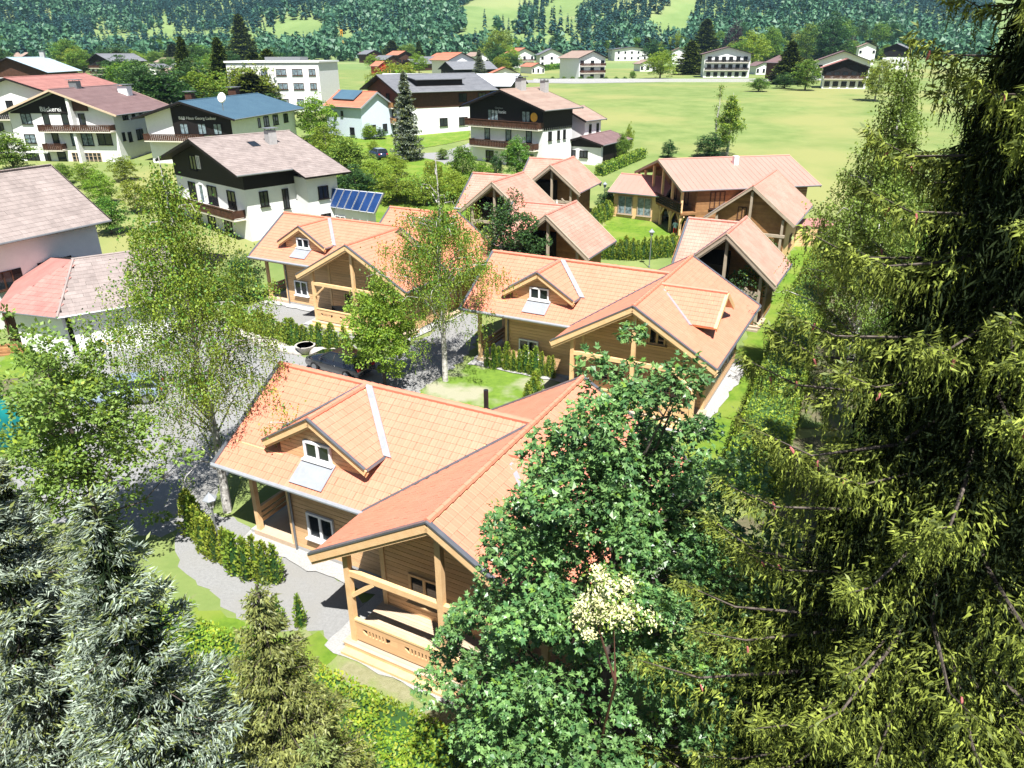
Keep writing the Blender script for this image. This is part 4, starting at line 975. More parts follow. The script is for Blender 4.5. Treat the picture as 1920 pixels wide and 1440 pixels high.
mb = MB(); mb.box(.06, -6.35, 3.56, .2, 6.35, 3.63); mb.build('handrail', 'brown_wood', fl)
for y in (-6.0, -3.6, -1.0, 1.6, 4.0, 5.9):
    mb = MB(); mb.box(.18, y - .11, 2.6, .4, y + .11, 6.7 - abs(y) * .32); mb.build('post', 'wood_trim', bh)
    mb = MB(); mb.box(.18, y - .11, -.4, .4, y + .11, 2.45); mb.build('post', 'wood_trim', bh)
    for s in (-1, 1):
        mb = MB(); mb.beam((.29, y + s * .1, 1.6), (.29, y + s * .8, 2.4), .12, .12); mb.build('brace', 'wood_trim', bh)
mb = MB(); mb.box(.6, -.0, 0, .62, .01, .01)
pz = local(bh, W(1403, 322, 6.9)); mb = MB(); mb.box(pz.x - .25, -1.75, 5.6, pz.x + .25, -1.25, 7.35); mb.build('chimney', 'plaster', bh)
# conservatory wing on its left
lw = gable_house('annex', 'low timber annex with orange roof on the left of the large balcony house', (12.37, 84.67, 1.55), R(-31), 6.5, 3.44, 2.55, 4.0, .5, wall='wood_trim', roof='orange_sheet', course=None,
                 trim='grey_trim', under='grey_trim', frame='grey_trim', wins=[('m', 3.6, 1.2, 1.6, 2.0, dict(glass='curtain_glass')), ('m', 1.4, 1.2, 1.7, 2.0, dict(glass='curtain_glass'))])
# round shed at right of the log house
sh = thing('garden_shed', 'pale board clad store with a round dark opening beside the lawn', 'shed', (*G(1512, 455)[:2], .6), R(10))
mb = MB(); mb.box(-1.9, -.9, 0, 1.9, .9, 2.0); mb.build('wall', 'wood_trim', sh)
plank_face(sh, (-1.9, -.9, 0), (1, 0, 0), [(0, 0), (3.8, 0), (3.8, 2.0), (0, 2.0)], 'wood_trim', .22, .04)
mb = MB(); mb.slab([(-2.1, -1.1, 2.02), (2.1, -1.1, 2.02), (2.1, 1.1, 2.3), (-2.1, 1.1, 2.3)], (0, -.1, 1), .08); mb.build('roof', 'pink_tile', sh)
mb = MB(); mb.tube([(.9, -.99, 1.15), (.9, -.945, 1.15)], [.62, .62], 20); mb.build('opening', 'dark_wood', sh)  # dark disc painted in for the shaded hole; nothing is cut

# ------------------------------------------------------------------ village houses (middle distance)
def zl(x, y): return float(terr(np.float64(x), np.float64(y)))
gc = gable_house('house', 'white and black chalet with beige tiled roof, scaffold and outside stairs', (-32.3, 77.0, 1.0), R(47), 11.5, 8.8, 6.5, 9.2, 1.3, roof='grey_tile', tiled=True, clad='dark_wood', clad_z=4.9,
    wins=[('g0', -2.6, 6.6, 1.5, 1.5, dict(glass='glass')), ('g0', -1.3, 6.75, .7, 1.3, dict(frame='white_paint', glass='curtain_glass', sill=False)),
          ('g0', -3.9, 3.6, 1.6, 1.8), ('g0', -1.8, 3.5, 1.0, 2.0, dict(glass='curtain_glass', panes=1, frame='white_paint')), ('g0', .6, 3.6, 2.0, 1.9), ('g0', 4.6, 3.6, 1.6, 1.8),
          ('g0', -4.0, .7, 1.6, 1.4), ('g0', -.6, .7, 1.6, 1.4), ('g0', 3.0, .7, 1.6, 1.4),
          ('m', 1.9, 3.8, .95, 1.5), ('m', 4.3, 3.5, .7, 2.0), ('m', 6.1, 4.0, 1.1, 1.4), ('m', 8.0, 4.0, 1.1, 1.3), ('m', 4.4, .7, .9, 1.6), ('m', 6.6, .6, 1.3, 1.0)],
    balc=[('g0', -6.9, 6.9, 2.05, 1.3)], chim=[(7.6, -2.6, 1.3, .9, 'concrete')], cat='house', frame='dark_wood')
sl_g = (9.2 - 6.5) / 8.8
mb = MB(); mb.slab([(6.0, -11.0, 6.5 - 2.2 * sl_g + .03), (11.5, -11.0, 6.5 - 2.2 * sl_g + .03), (11.5, -8.6, 6.5 + .2 * sl_g + .03), (6.0, -8.6, 6.5 + .2 * sl_g + .03)], (0, -sl_g, 1), .16); mb.build('roof_deck', 'dark_wood', gc)
tile_slopes(gc, [(Vector((6.0, -11.0, 6.5 - 2.2 * sl_g + .05)), Vector((1, 0, 0)), Vector((0, 1, sl_g)).normalized(), [(0, 0), (5.5, 0), (5.5, 2.4), (0, 2.4)], ())], 'grey_tile', 0, .36, .42)
mb = MB(); mb.box(6.8, -9.8, -1, 10.4, -7.4, 5.6); mb.build('wall', 'plaster', gc)
window(gc, (8.6, -9.81, 4.0), -90, 1.2, 1.3, frame='dark_wood'); window(gc, (8.6, -9.81, 1.2), -90, 1.2, 1.3, frame='dark_wood')
mb = MB(); zq = 9.2 - 2.2 * sl_g; mb.slab([(5.2, -3.1, zq - .2), (6.1, -3.1, zq - .2), (6.1, -1.9, zq + .17), (5.2, -1.9, zq + .17)], (0, -sl_g, 1), .08); mb.build('skylight', 'glass', gc)
# outside stairs
st = thing('outside_stairs', 'new pale timber staircase leaning up to the balcony of the white and black chalet', 'stairs', (0, 0, 0), 0)
pa = Vector(W(462, 372, 3.4)); pb = Vector(W(507, 437, .4)); dd = (pb - pa); sd = Vector((-dd.y, dd.x, 0)).normalized() * .62
for s in (-1, 1):
    mb = MB(); mb.beam(pa + sd * s, pb + sd * s, .08, .3); mb.build('stringer', 'wood_floor', st)
    mb = MB(); mb.beam(pa + sd * s + Vector((0, 0, .95)), pb + sd * s + Vector((0, 0, .95)), .07, .12); mb.build('handrail', 'wood_floor', st)
    mb = MB(); mb.beam(pa + sd * s + Vector((0, 0, .5)), pb + sd * s + Vector((0, 0, .5)), .05, .1); mb.build('handrail', 'wood_floor', st)
    for k in range(6):
        q = pa + dd * (k / 5) + sd * s; mb = MB(); mb.beam(q, q + Vector((0, 0, .98)), .08, .08, (1, 0, 0)); mb.build('baluster', 'wood_floor', st)
for k in range(13):
    q = pa + dd * ((k + .5) / 13); mb = MB(); mb.beam(q - sd * .95, q + sd * .95, .26, .05); mb.build('step', 'wood_floor', st)
# scaffold
sf = thing('scaffold', 'pink and white tube scaffold at the corner of the white and black chalet', 'scaffold', tuple(W(577, 405, .8)), R(47))
for x in (0, 2.2):
    for y in (0, 1.1):
        mb = MB(); mb.tube([(x, y, 0), (x, y, 5.0)], .05, 6); mb.build('standard', 'pink_paint', sf)
for z in (1.9, 3.9):
    mb = MB(); mb.box(-.2, 0, z, 2.4, 1.1, z + .07); mb.build('platform', 'wood_floor', sf)
    for y in (0, 1.1):
        mb = MB(); mb.tube([(-.1, y, z + 1.0), (2.3, y, z + 1.0)], .04, 6); mb.build('rail', 'red_paint', sf)
for a_, b_ in (((0, 0, .2), (2.2, 0, 2.0)), ((2.2, 0, 2.0), (0, 0, 3.9))):
    mb = MB(); mb.tube([a_, b_], .035, 6); mb.build('brace', 'white_paint', sf)

bk = gable_house('house', 'large white bakery building with brown roof and lettered dark gable', (-65.9, 112.6, 2.4), R(85), 17, 9.3, 7.6, 11.0, 1.3, roof='maroon_tile', trim='wood_floor', frame='dark_wood',
    wins=[('g0', -5.4, 7.0, 1.6, 1.5, dict(glass='curtain_glass')), ('g0', -5.6, 4.2, 1.7, 1.3, dict(bars=1, glass='curtain_glass')), ('g0', -5.9, 1.4, 2.0, 1.5, dict(bars=2, panes=3)), ('g0', -3.6, 1.4, .9, 1.5, dict(bars=2)),
          ('g0', 3.2, 6.9, 1.0, 1.7, dict(panes=1)), ('g0', .6, 6.9, 1.0, 1.7, dict(panes=1)), ('g0', -2.3, 6.9, 1.0, 1.8, dict(panes=1)),
          ('g0', 2.5, 4.2, 3.4, 1.9, dict(panes=4, bars=1, glass='curtain_glass')), ('g0', 6.0, 4.2, 2.2, 1.7, dict(panes=2)), ('g0', -1.6, 4.2, 1.0, 1.9, dict(panes=1)),
          ('g0', 2.6, 1.2, 4.6, 2.2, dict(panes=7, bars=3, frame='wood_floor')), ('g0', -1.3, 1.2, 1.3, 2.3, dict(panes=1)),
          ('m', 3.0, 7.2, 1.4, 1.1), ('m', 5.2, 7.2, .8, 1.0), ('m', 7.3, 7.2, .8, 1.0), ('m', 1.6, 4.4, .7, 1.2), ('m', 3.2, 4.2, .9, 1.4), ('m', 6.0, 4.3, 1.8, 1.5), ('m', 8.6, 4.3, .9, 1.5)],
    balc=[('g0', -3.0, 8.0, 5.35, 1.4, 'brown_wood'), ('g0', -3.2, -.2, 2.7, 1.1, 'brown_wood')], chim=[(13.5, -3.3, 1.2, 1.5, 'white_paint'), (6.5, .2, 1.0, 1.2, 'grey_metal')])
mb = MB(); pts = [(1.2, -4.2 + 8.9, 8.3), (1.2, -.8 + -.9, 8.3), (1.2, -.9, 10.7), (1.2, .0, 10.75), (1.2, 7.2, 8.3)]
mb.hexa([(1.28, 7.6, 7.75), (1.28, -1.9, 7.75), (1.28, -1.9, 9.9), (1.28, 0, 10.55), (1.28, 7.6, 7.9)][::-1], [(1.16, 7.6, 7.75), (1.16, -1.9, 7.75), (1.16, -1.9, 9.9), (1.16, 0, 10.55), (1.16, 7.6, 7.9)][::-1]); mb.build('gable_cladding', 'dark_wood', bk)
mb = MB(); mb.box(.2, -2.4, -1, 1.3, -2.0, 9.9); mb.build('wall_fin', 'plaster', bk)
mb = MB(); mb.box(.9, -4.5, 8.1, 1.25, -2.4, 9.4); mb.build('gable_panel', 'brown_wood', bk)
text('Bäckerei', bk, (1.12, 1.2, 8.02), 180, .95, 'white_paint')
bl = gable_house('house', 'white and black boarding house with blue grey metal roof', (-46.5, 110.0, 3.0), R(80), 23, 8.0, 6.6, 8.9, 1.3, roof='blue_metal', course=None, clad=None, frame='dark_wood',
    wins=[('g0', 5.3, 5.3, 1.9, 1.3, dict(panes=3)), ('g0', 5.0, 2.3, 2.0, 1.5, dict(panes=2, glass='curtain_glass')), ('m', 8.0, 5.4, .7, 1.3, dict(panes=1)), ('m', 10.3, 5.4, 1.6, 1.5), ('m', 13.4, 5.4, 1.7, 1.5), ('m', 17, 5.4, 1.5, 1.3)],
    balc=[('g0', -6.6, 2.2, 3.6, 1.3, 'brown_wood')], chim=[(4.5, 1.0, 1.2, 1.0, 'brown_wood'), (17, 1.0, 1.3, 1.3, 'brown_wood')])
mb = MB(); mb.hexa([(1.25, 2.3, 4.3), (1.25, -6.7, 4.3), (1.25, -6.7, 6.6), (1.25, 0, 8.6), (1.25, 2.3, 8.0)][::-1], [(1.1, 2.3, 4.3), (1.1, -6.7, 4.3), (1.1, -6.7, 6.6), (1.1, 0, 8.6), (1.1, 2.3, 8.0)][::-1]); mb.build('gable_cladding', 'dark_wood', bl)
for y in (.6, -2.2, -4.6): window(bl, (1.09, y, 5.2), 180, 1.3, 1.5, frame='dark_wood', glass='curtain_glass', sill=False)
text('B&B Haus Georg Ladner', bl, (1.07, -1.7, 6.45), 180, .58, 'white_paint')
sdh = thing('satellite_dish', 'white satellite dish on the blue grey metal roof', 'satellite dish', tuple(W(417, 196, 12.2)), R(-20))
mb = MB(); mb.tube([(0, 0, -.7), (0, 0, .6)], .05, 6); mb.build('mast', 'grey_metal', sdh)
mb = MB(); mb.tube([(0, .05, .8), (0, -.05, .82), (0, -.1, .84)], [.62, .55, .1], 16); mb.build('dish', 'white_paint', sdh)
dk = gable_house('house', 'tall black and white guesthouse with two long balconies at the edge of the meadow', (-1.5, 109.0, 3.0), R(50.3), 9.0, 7.8, 7.9, 10.3, 1.1, roof='brown_tile', clad='dark_wood', clad_z=5.5,
    wins=[('g0', 3.8, 6.9, 1.5, 1.5, dict(glass='curtain_glass', sill=False)), ('g0', -2.2, 6.9, 2.0, 1.5, dict(panes=3, glass='curtain_glass', sill=False)),
          ('g0', 4.3, 4.3, 1.0, 1.6, dict(glass='curtain_glass', panes=1)), ('g0', 0.6, 4.3, 1.0, 1.6, dict(glass='curtain_glass', panes=1)), ('g0', -3.4, 4.3, 1.0, 1.6, dict(panes=1, glass='curtain_glass')),
          ('g0', 4.2, 1.2, 1.9, 1.5), ('g0', -3.0, 1.2, 1.5, 1.5), ('m', 1.6, 4.4, .8, 1.2), ('m', 3.6, 4.4, .6, 1.2), ('m', 5.0, 4.4, .6, 1.2)],
    balc=[('g0', -6.7, 6.8, 5.4, 1.2), ('g0', -6.0, 6.0, 2.65, 1.1)], chim=[(4.2, -.3, 1.5, 1.1, 'concrete'), (8.0, -1.6, 1.5, .9, 'concrete')], doors=[('g0', .8, 1.1, 2.2, 'brown_wood')])
text('Gästehaus', dk, (1.03, 1.1, 7.75), 180, .36, 'grey_metal'); text('Stephanie', dk, (1.03, 1.1, 7.15), 180, .68, 'white_paint')
sdk = Vector((0, 7.8 / math.hypot(7.8, 2.4), -2.4 / math.hypot(7.8, 2.4)))
for k in range(4):
    o = Vector((.1, .9, 10.3 - .9 * 2.4 / 7.8 + .12)) + sdk * (k * 1.72); mb = MB()
    mb.slab([o, o + Vector((4.6, 0, 0)), o + Vector((4.6, 0, 0)) + sdk * 1.62, o + sdk * 1.62], (0, .29, .95), .06); mb.build('solar_panel', 'solar', dk)
mb = MB(); mb.tube([(1.0, -5.2, 6.9), (1.04, -5.2, 6.9)], [.6, .6], 20); mb.build('round_sign', 'orange_paint', dk)
for k in range(14):
    mb = MB(); x = 1.25 + k * .48; mb.slab([(x, -6.78, 5.5), (x + .3, -6.78, 5.5), (x + .3, -6.74, 5.5), (x, -6.74, 5.5)], (0, 0, 1), .3); mb.build('cladding_board_end', 'dark_wood', dk)
ex = gable_house('house', 'small white rear wing with drooping roof edge behind the black and white guesthouse', (7.9, 117.5, 3.5), R(50), 5.5, 4.2, 5.2, 6.9, .6, roof='brown_tile', wins=[('m', 1.4, 4, .6, 1.2), ('m', 3.4, 4, .6, 1.2)])
an = gable_house('shed', 'low white and black outbuilding with maroon roof beside the clipped hedge', (9.9, 109.8, 3.0), R(59), 10.6, 3.6, 3.0, 4.0, .5, roof='maroon_tile', clad=None, cat='outbuilding',
    wins=[('g0', .4, 1.6, 1.3, 1.0, dict(frame='dark_wood')), ('g0', -1.5, 1.6, 1.2, 1.0, dict(frame='dark_wood'))])
plank_face(an, (.5, -3.12, 0), (1, 0, 0), [(.6, 0), (9.5, 0), (9.5, 2.9), (.6, 2.9)], 'dark_wood', .4, .05, vertical=True)
mb = MB(); mb.hexa([(.48, 3.1, 2.6), (.48, -3.1, 2.6), (.48, -3.1, 2.9), (.48, 0, 3.75), (.48, 3.1, 2.9)][::-1], [(.42, 3.1, 2.6), (.42, -3.1, 2.6), (.42, -3.1, 2.9), (.42, 0, 3.75), (.42, 3.1, 2.9)][::-1]); mb.build('gable_cladding', 'dark_wood', an)

# big pale house on the left edge with a hipped porch wing
bg_ = gable_house('house', 'big white house with grey pink tiled roof cut by the left edge of the view', (-36.8, 60.65, 0), R(243.5), 15, 5.8, 6.06, 9.9, .8, roof='grey_tile', tiled=True, frame='brown_wood',
    wins=[('p', 15 - .8 - 4.2 if False else 5.6, 3.3, 1.3, 1.3, dict(shutters='dark_wood', frame='brown_wood')), ('p', 9.5, 3.3, 1.3, 1.3, dict(shutters='dark_wood'))], chim=[(9.5, 2.2, .9, .6, 'black_metal')])

def pan(u, v, y_ref, z): return W(u, v, z)
# hipped wing
hw_ = thing('porch_wing', 'low white wing with faded red hipped roof below the big white house', 'porch', (0, 0, 0), 0)
R1 = Vector(W(138, 487, 5.2)); E1, E2 = Vector(W(-12, 583, 3.0)), Vector(W(107, 597, 3.0)); d_e = (Vector(W(345, 558, 3.0)) - E2); E3 = E2 + d_e
R2 = R1 + d_e * .8
mb = MB(); mb.face([E1, E2, R1]); mb.face([E2, E3, R2, R1]); bk_ = Vector(W(430, 478, 3.0)); mb.face([E3, bk_, R2]); b0 = Vector(W(60, 480, 3.2)); mb.face([R1, R2, bk_, b0]); mb.build('roof_deck', 'dark_wood', hw_); mb = MB(); mb.face([E1, R1, b0]); mb.build('roof', 'pink_tile', hw_)
def slope_from(A, B_, C):   # A-B eave, C another point of the plane
    U = (B_ - A).normalized(); N = U.cross(C - A).normalized(); V = N.cross(U); return U, V, N
for nm, A, B_, rest in (('a', E1, E2, [R1]), ('b', E2, E3, [R2, R1])):
    U, V, N = slope_from(A, B_, rest[0]); pl = [(0, 0), ((B_ - A).length, 0)] + [((q - A).dot(U), (q - A).dot(V)) for q in rest]
    tile_slopes(hw_, [(A + N * .04, U, V, pl, ())], 'pink_tile' if nm == 'a' else 'grey_tile', 0, .36, .42)
for A, B_ in ((E2, R1), (R1, R2)):
    mb = MB(); mb.tube([A + Vector((0, 0, .06)), B_ + Vector((0, 0, .08))], .09, 6); mb.build('ridge_cap', 'grey_tile', hw_)
for A, B_ in ((E1, E2), (E2, E3)):
    mb = MB(); mb.tube([A, B_], .07, 6); mb.build('gutter', 'grey_metal', hw_)
    i_ = (Vector(((R1 + R2 + bk_) / 3)) - A); d_ = (B_ - A).normalized(); nn_ = Vector((-d_.y, d_.x, 0)) * (1 if Vector((-d_.y, d_.x, 0)).dot(i_) > 0 else -1)
    q0, q1 = A + nn_ * .7 + d_ * .7, B_ + nn_ * .7 - d_ * .5; q0.z = q1.z = -.1; mb = MB(); mb.hexa([q0, q1, q1 + nn_ * .25, q0 + nn_ * .25], [q + Vector((0, 0, 3.05)) for q in (q0, q1, q1 + nn_ * .25, q0 + nn_ * .25)]); mb.build('wall', 'plaster', hw_)
for u0, u1, vt_, vb_ in ((24, 62, 590, 640),):
    a_ = G(u0, 648); b_ = G(u1, 652); 
    for q in (a_, b_, (a_ + b_) / 2):
        mb = MB(); mb.tube([(q[0], q[1], 0), (q[0], q[1], 2.7)], .07, 6); mb.build('post', 'brown_wood', hw_)
    mb = MB(); mb.beam((a_[0], a_[1] + .15, 1.2), (b_[0], b_[1] + .15, 1.2), .05, 2.3); mb.build('door', 'brown_wood', hw_)

# shed with the solar collectors
ss = thing('solar_shed', 'white outbuilding carrying a row of seven blue solar collectors', 'shed', (0, 0, 0), 0)
TL, TR, BL, BR = Vector(W(620, 352, 5.3)), Vector(W(720, 362, 5.3)), Vector(W(605, 386, 3.4)), Vector(W(703, 400, 3.4))
mb = MB(); n_ = (TR - TL).cross(BL - TL); n_ = -n_ if n_.z < 0 else n_; mb.slab([BL, BR, TR, TL], n_, .15); mb.build('roof', 'slate', ss)
for k in range(7):
    f0, f1 = (k + .04) / 7, (k + .96) / 7; n0 = n_.normalized() * .12
    q = [BL.lerp(BR, f0), BL.lerp(BR, f1), TL.lerp(TR, f1), TL.lerp(TR, f0)]; c_ = sum(q, Vector()) / 4
    mb = MB(); mb.slab([c_ + (x - c_) * 1.0 + n0 for x in q], n_, .08); o = mb.build('solar_panel', 'silver_metal', ss)
    mb = MB(); mb.slab([c_ + (x - c_) * .93 + n0 * 1.12 for x in q], n_, .02); mb.build('collector_glass', 'solar', o)
gb = [BL.lerp(BR, .06), BL.lerp(BR, .86), TL.lerp(TR, .86).lerp(BL.lerp(BR, .86), .3), TL.lerp(TR, .06)]; mb = MB()
mb.hexa([Vector((p.x, p.y, -.2)) + Vector((0, .4, 0)) for p in gb], [p + Vector((0, .4, -.16)) for p in gb]); mb.build('wall', 'plaster', ss)
a_ = BL.lerp(BR, .32) + Vector((0, .37, 0)); b_ = BL.lerp(BR, .62) + Vector((0, .37, 0)); ang = math.degrees(math.atan2((BR - BL).y, (BR - BL).x)) - 90
window(ss, (a_.x, a_.y, 1.7), ang, 1.5, 1.7, frame='white_paint', glass='curtain_glass'); window(ss, (b_.x, b_.y, 1.7), ang, 1.1, 1.3, frame='brown_wood')

pk = gable_house('house', 'small white house with bluish shade put into its wall colour, red roof and one big solar collector', (-22.99, 135.6, 4.0), R(140.4), 10.5, 3.9, 5.5, 7.9, .45, wall='shade_tint_plaster', roof='red_tile', trim='lead', under='lead', frame='dark_wood',
    wins=[('p', 2.6, 4.2, .5, .9, dict(panes=1)), ('p', 4.4, 4.4, .6, .8, dict(panes=1)), ('p', 6.8, 1.6, 1.2, 1.2), ('g0', -1.0, 2.0, 1.0, 1.2), ('g0', 1.6, 2.0, 1.0, 1.2)])
mb = MB(); zz_ = lambda y: 7.9 - y * 2.4 / 3.9 + .25; mb.slab([(3.4, .35, zz_(.35) + .15), (9.2, .35, zz_(.35) + .15), (9.2, 2.6, zz_(2.6) + .15), (3.4, 2.6, zz_(2.6) + .15)], (0, .5, .85), .12); mb.build('solar_panel', 'blue_metal', pk)
cn = thing('canopy', 'cream awning roof over a terrace beside the small red roofed white house', 'canopy', tuple(G(722, 228)), R(-15))
mb = MB(); mb.slab([(-3.5, -2.2, 2.4), (4.5, -2.2, 2.2), (4.5, 2, 3.2), (-3.5, 2, 3.2)], (0, -.2, 1), .1); mb.build('awning', 'white_cloth', cn)
for x in (-3.2, 4.2):
    mb = MB(); mb.box(x - .08, -2, 0, x + .08, -1.84, 2.3); mb.build('post', 'white_paint', cn)
mb = MB(); mb.box(-3.4, 1.0, 0, 4.4, 2.0, 2.7); mb.build('wall', 'cream_plaster', cn)
wd = gable_house('house', 'wide dark chalet with grey roof and low dark dormer behind the red roofed house', (-24.0, 142.0, 4.6), R(31), 20, 8.9, 7.2, 9.8, 1.2, roof='slate', wall='plaster', clad='brown_wood', clad_z=4.5,
    wins=[('g0', -2, 6.2, 1.5, 1.3), ('g0', 2, 6.2, 1.5, 1.3), ('m', 12, 6.0, 1.6, 1.4), ('m', 16, 6.0, 1.6, 1.4), ('m', 12, 2.0, 1.8, 1.4), ('m', 16, 2.0, 1.6, 1.4), ('m', 8, 2.0, 1.6, 1.4)], balc=[('g0', -6, 6, 4.6, 1.2, 'aged_wood'), ('g0', -6, 6, 2.0, 1.0, 'aged_wood')])
mb = MB(); mb.box(5, -6.2, 7.9, 14, -2.0, 9.2); mb.build('dormer_wall', 'dark_wood', wd); mb = MB(); mb.slab([(4.6, -6.7, 9.15), (14.4, -6.7, 9.15), (14.4, -1.5, 9.7), (4.6, -1.5, 9.7)], (0, -.1, 1), .12); mb.build('dormer_roof', 'slate', wd)
bn = gable_house('barn', 'long dark barn with pale grey metal roof behind the black and white guesthouse', (1.9, 163.7, 5.5), R(167.5), 30, 8.35, 6.4, 8.4, 1.0, roof='silver_metal', course=None, wall='dark_wood', cat='barn')
gg = gable_house('garage', 'white garage with open dark doorway and hedge balls in front of the long barn', (*G(878, 205)[:2], 5.2), R(180), 8, 3, 3.0, 3.6, .3, roof='silver_metal', course=None, cat='garage', wins=[('p', 4, 1.4, 4.5, 2.2, dict(panes=1, sill=False))])
ht = thing('hotel', 'plain white flat roofed block with rows of wide windows', 'hotel', (-50.5, 172, 6.3), R(-6))
mb = MB(); mb.box(-11.2, 0, -1, 9.4, 13, 9.9); mb.build('wall', 'plaster', ht); mb = MB(); mb.box(-11.5, -.3, 9.9, 9.7, 13.3, 10.25); mb.build('roof', 'white_paint', ht); mb = MB(); mb.box(-4, 4, 10.25, 4, 9, 11); mb.build('roof_unit', 'grey_metal', ht)
for z, xs_ in ((8.0, (-9.3, -6.0, -2.8, 1.0, 4.6, 7.9)), (5.2, (-9.3, -6.0, -2.8, 1.0, 4.6, 7.9)), (2.0, (-2.6, 1.2, 4.6, 7.8))):
    for q, x in enumerate(xs_): window(ht, (x, 0, z), -90, 2.3 if q in (3, 4) and z > 3 else 1.5, 1.3, frame='brown_wood', glass='curtain_glass', panes=2)

bu = gable_house('house', 'broad dark timber house with pale blue grey metal roof at the far left', (-130.9, 208.5, 7.3), R(100), 26, 9, 6.3, 10, 1.2, roof='pale_metal', course=None, wall='brown_wood',
    wins=[('g0', q, 4.6, 1.2, 1.2, dict(frame='white_paint', glass='curtain_glass')) for q in (-5, -3, -1, 1.5)], balc=[('g0', -7, 7, 2.6, 1.3, 'aged_wood')], chim=[(24, 0, 1.5, 1.2, 'concrete')])
rb = gable_house('house', 'white house with long salmon roof behind the bakery', (-76.5, 120, 3.6), R(90.6), 24, 7.8, 8.6, 11.2, 1.0, roof='pink_tile', wins=[('g0', q, 7.3, 1.1, 1.3) for q in (-5.6, -3.2, -.8)] + [('g0', q, 4.1, 1.1, 1.3) for q in (-5.6, -3.2, -.8)] + [('g0', -3.2, 9.6, 1.1, 1.1)],
    balc=[('g0', -6.5, 6, 5.3, 1.1, 'dark_wood')])
FH = []
def far_house(label, u, vb, wpx, hpx, depth, a_off, roof='brown_tile', wall='plaster', clad=None, floors=2, balc=True, pitch=.42, course=.6, balcm='brown_wood', nw=4, group=None, name='house'):
    p = G(u, vb); A = p[1] * math.cos(PITCH) + (CAMH - p[2]) * math.sin(PITCH); w = wpx * A / FPX / 2; Ht = hpx * A / FPX
    zr = Ht; ze = max(Ht - w * pitch, Ht * .45); ov = min(1.1, w * .14); a = math.degrees(math.atan2(p[1], p[0])) + a_off; ww = w - ov
    wins = []; bl_ = []
    for f in range(floors):
        z = (f + .5) * (ze - .2) / floors
        for k in range(nw):
            s = -ww * .78 + 2 * ww * .78 * k / max(1, nw - 1); wins.append(('g0', s, z, min(1.5, ww * .28), min(1.4, ze / floors * .5)))
        for k in range(3): wins.append(('m' if a_off >= 0 else 'p', depth * (.25 + .25 * k), z, 1.2, 1.2))
        if balc and f > 0: bl_.append(('g0', -ww * .95, ww * .95, f * (ze - .2) / floors, 1.0, balcm))
    h = gable_house(name, label, (p[0], p[1], p[2]), R(a), depth, w, ze, zr, ov, roof=roof, wall=wall, clad=clad, clad_z=ze * .62 if clad else None, wins=wins, balc=bl_, course=course, group=group, base=-2.5)
    FH.append(p); return h
far_house('white and dark chalet with grey roof and two red balconies behind the salmon roof', 190, 150, 62, 45, 18, -50, 'slate', clad='dark_wood', nw=4, floors=3)
far_house('low house with brown roof left of the two dark spruces', 310, 158, 60, 28, 14, -70, 'brown_tile', floors=1, balc=False)
far_house('house with light grey pointed roof between dark firs', 325, 196, 55, 34, 10, 40, 'slate', floors=1, balc=False, pitch=.7)
far_house('white three storey house with beige roof beyond the road at the field edge', 1112, 150, 66, 50, 16, 32, 'brown_tile', floors=3, nw=3, pitch=.38)
far_house('broad white apartment house with two dark balcony bands and red chimney', 1361, 146, 94, 53, 16, 6, 'maroon_tile', clad=None, floors=3, nw=6, pitch=.26, balcm='dark_wood')
far_house('white chalet with dark triangular gable behind the round tree', 1581, 167, 88, 52, 12, 4, 'pink_tile', clad='dark_wood', floors=2, nw=5, pitch=.36, balcm='brown_wood')
far_house('larger house with brown roof standing behind the dark gabled chalet', 1575, 150, 108, 50, 16, 4, 'maroon_tile', floors=2, nw=4, pitch=.36)
far_house('long low white house with dark roof band beside the yellow green tree', 1185, 114, 72, 24, 18, 20, 'slate', floors=2, nw=5, pitch=.12, balc=False)
far_house('white house with reddish roof and flower boxes left of the white twin gables', 985, 127, 48, 34, 14, 28, 'red_tile', floors=2, nw=3)
far_house('white gabled house with grey roof near the small hedge', 1035, 124, 52, 30, 14, 12, 'slate', floors=2, nw=3, balc=False)
far_house('chalet with orange roof and white gable behind the grey roofed barn', 868, 140, 62, 38, 18, 30, 'red_tile', floors=2, nw=3)
far_house('grey brown gable roof in front of the orange roofed chalet', 836, 142, 62, 24, 22, -62, 'slate', floors=1, wall='dark_wood', balc=False)
far_house('flat hipped orange roof at the end of the long barn', 948, 148, 56, 20, 10, 8, 'red_tile', floors=1, balc=False, pitch=.5)
far_house('tiny red hut with orange roof between the hotel and the wide chalet', 723, 141, 28, 24, 8, 30, 'red_tile', wall='red_paint', floors=1, balc=False, pitch=.6)
far_house('dark cottage with red roof behind the yellow green bush', 762, 124, 34, 26, 14, 35, 'red_tile', wall='brown_wood', floors=1, balc=False)
far_house('brown cottage right of the hotel roof', 704, 118, 34, 22, 14, 30, 'slate', wall='brown_wood', floors=1, balc=False)
far_house('dark roofed white house below the hotel corner', 583, 182, 66, 34, 12, 35, 'slate', wall='plaster', clad='dark_wood', floors=1, balc=False)
far_house('low house with dark blue roof behind the tall fir', 475, 128, 66, 20, 20, -40, 'blue_metal', wall='cream_plaster', floors=1, balc=False)
far_house('white house high up at the right behind the purple beech', 1622, 122, 34, 38, 10, 10, 'brown_tile', floors=2, nw=2, balc=False)
far_house('black and white house at the wood edge beside the hanging spruce branches', 1672, 130, 46, 44, 12, -10, 'slate', clad='dark_wood', floors=2, nw=2, balc=False)
far_house('brown roofed house half hidden by the pointed spruce', 1492, 152, 60, 44, 14, 30, 'maroon_tile', floors=2, nw=3, wall='brown_wood')
far_house('red roofed farmhouse at the foot of the hill far left', 100, 106, 60, 14, 22, 40, 'red_tile', wall='brown_wood', floors=1, balc=False)
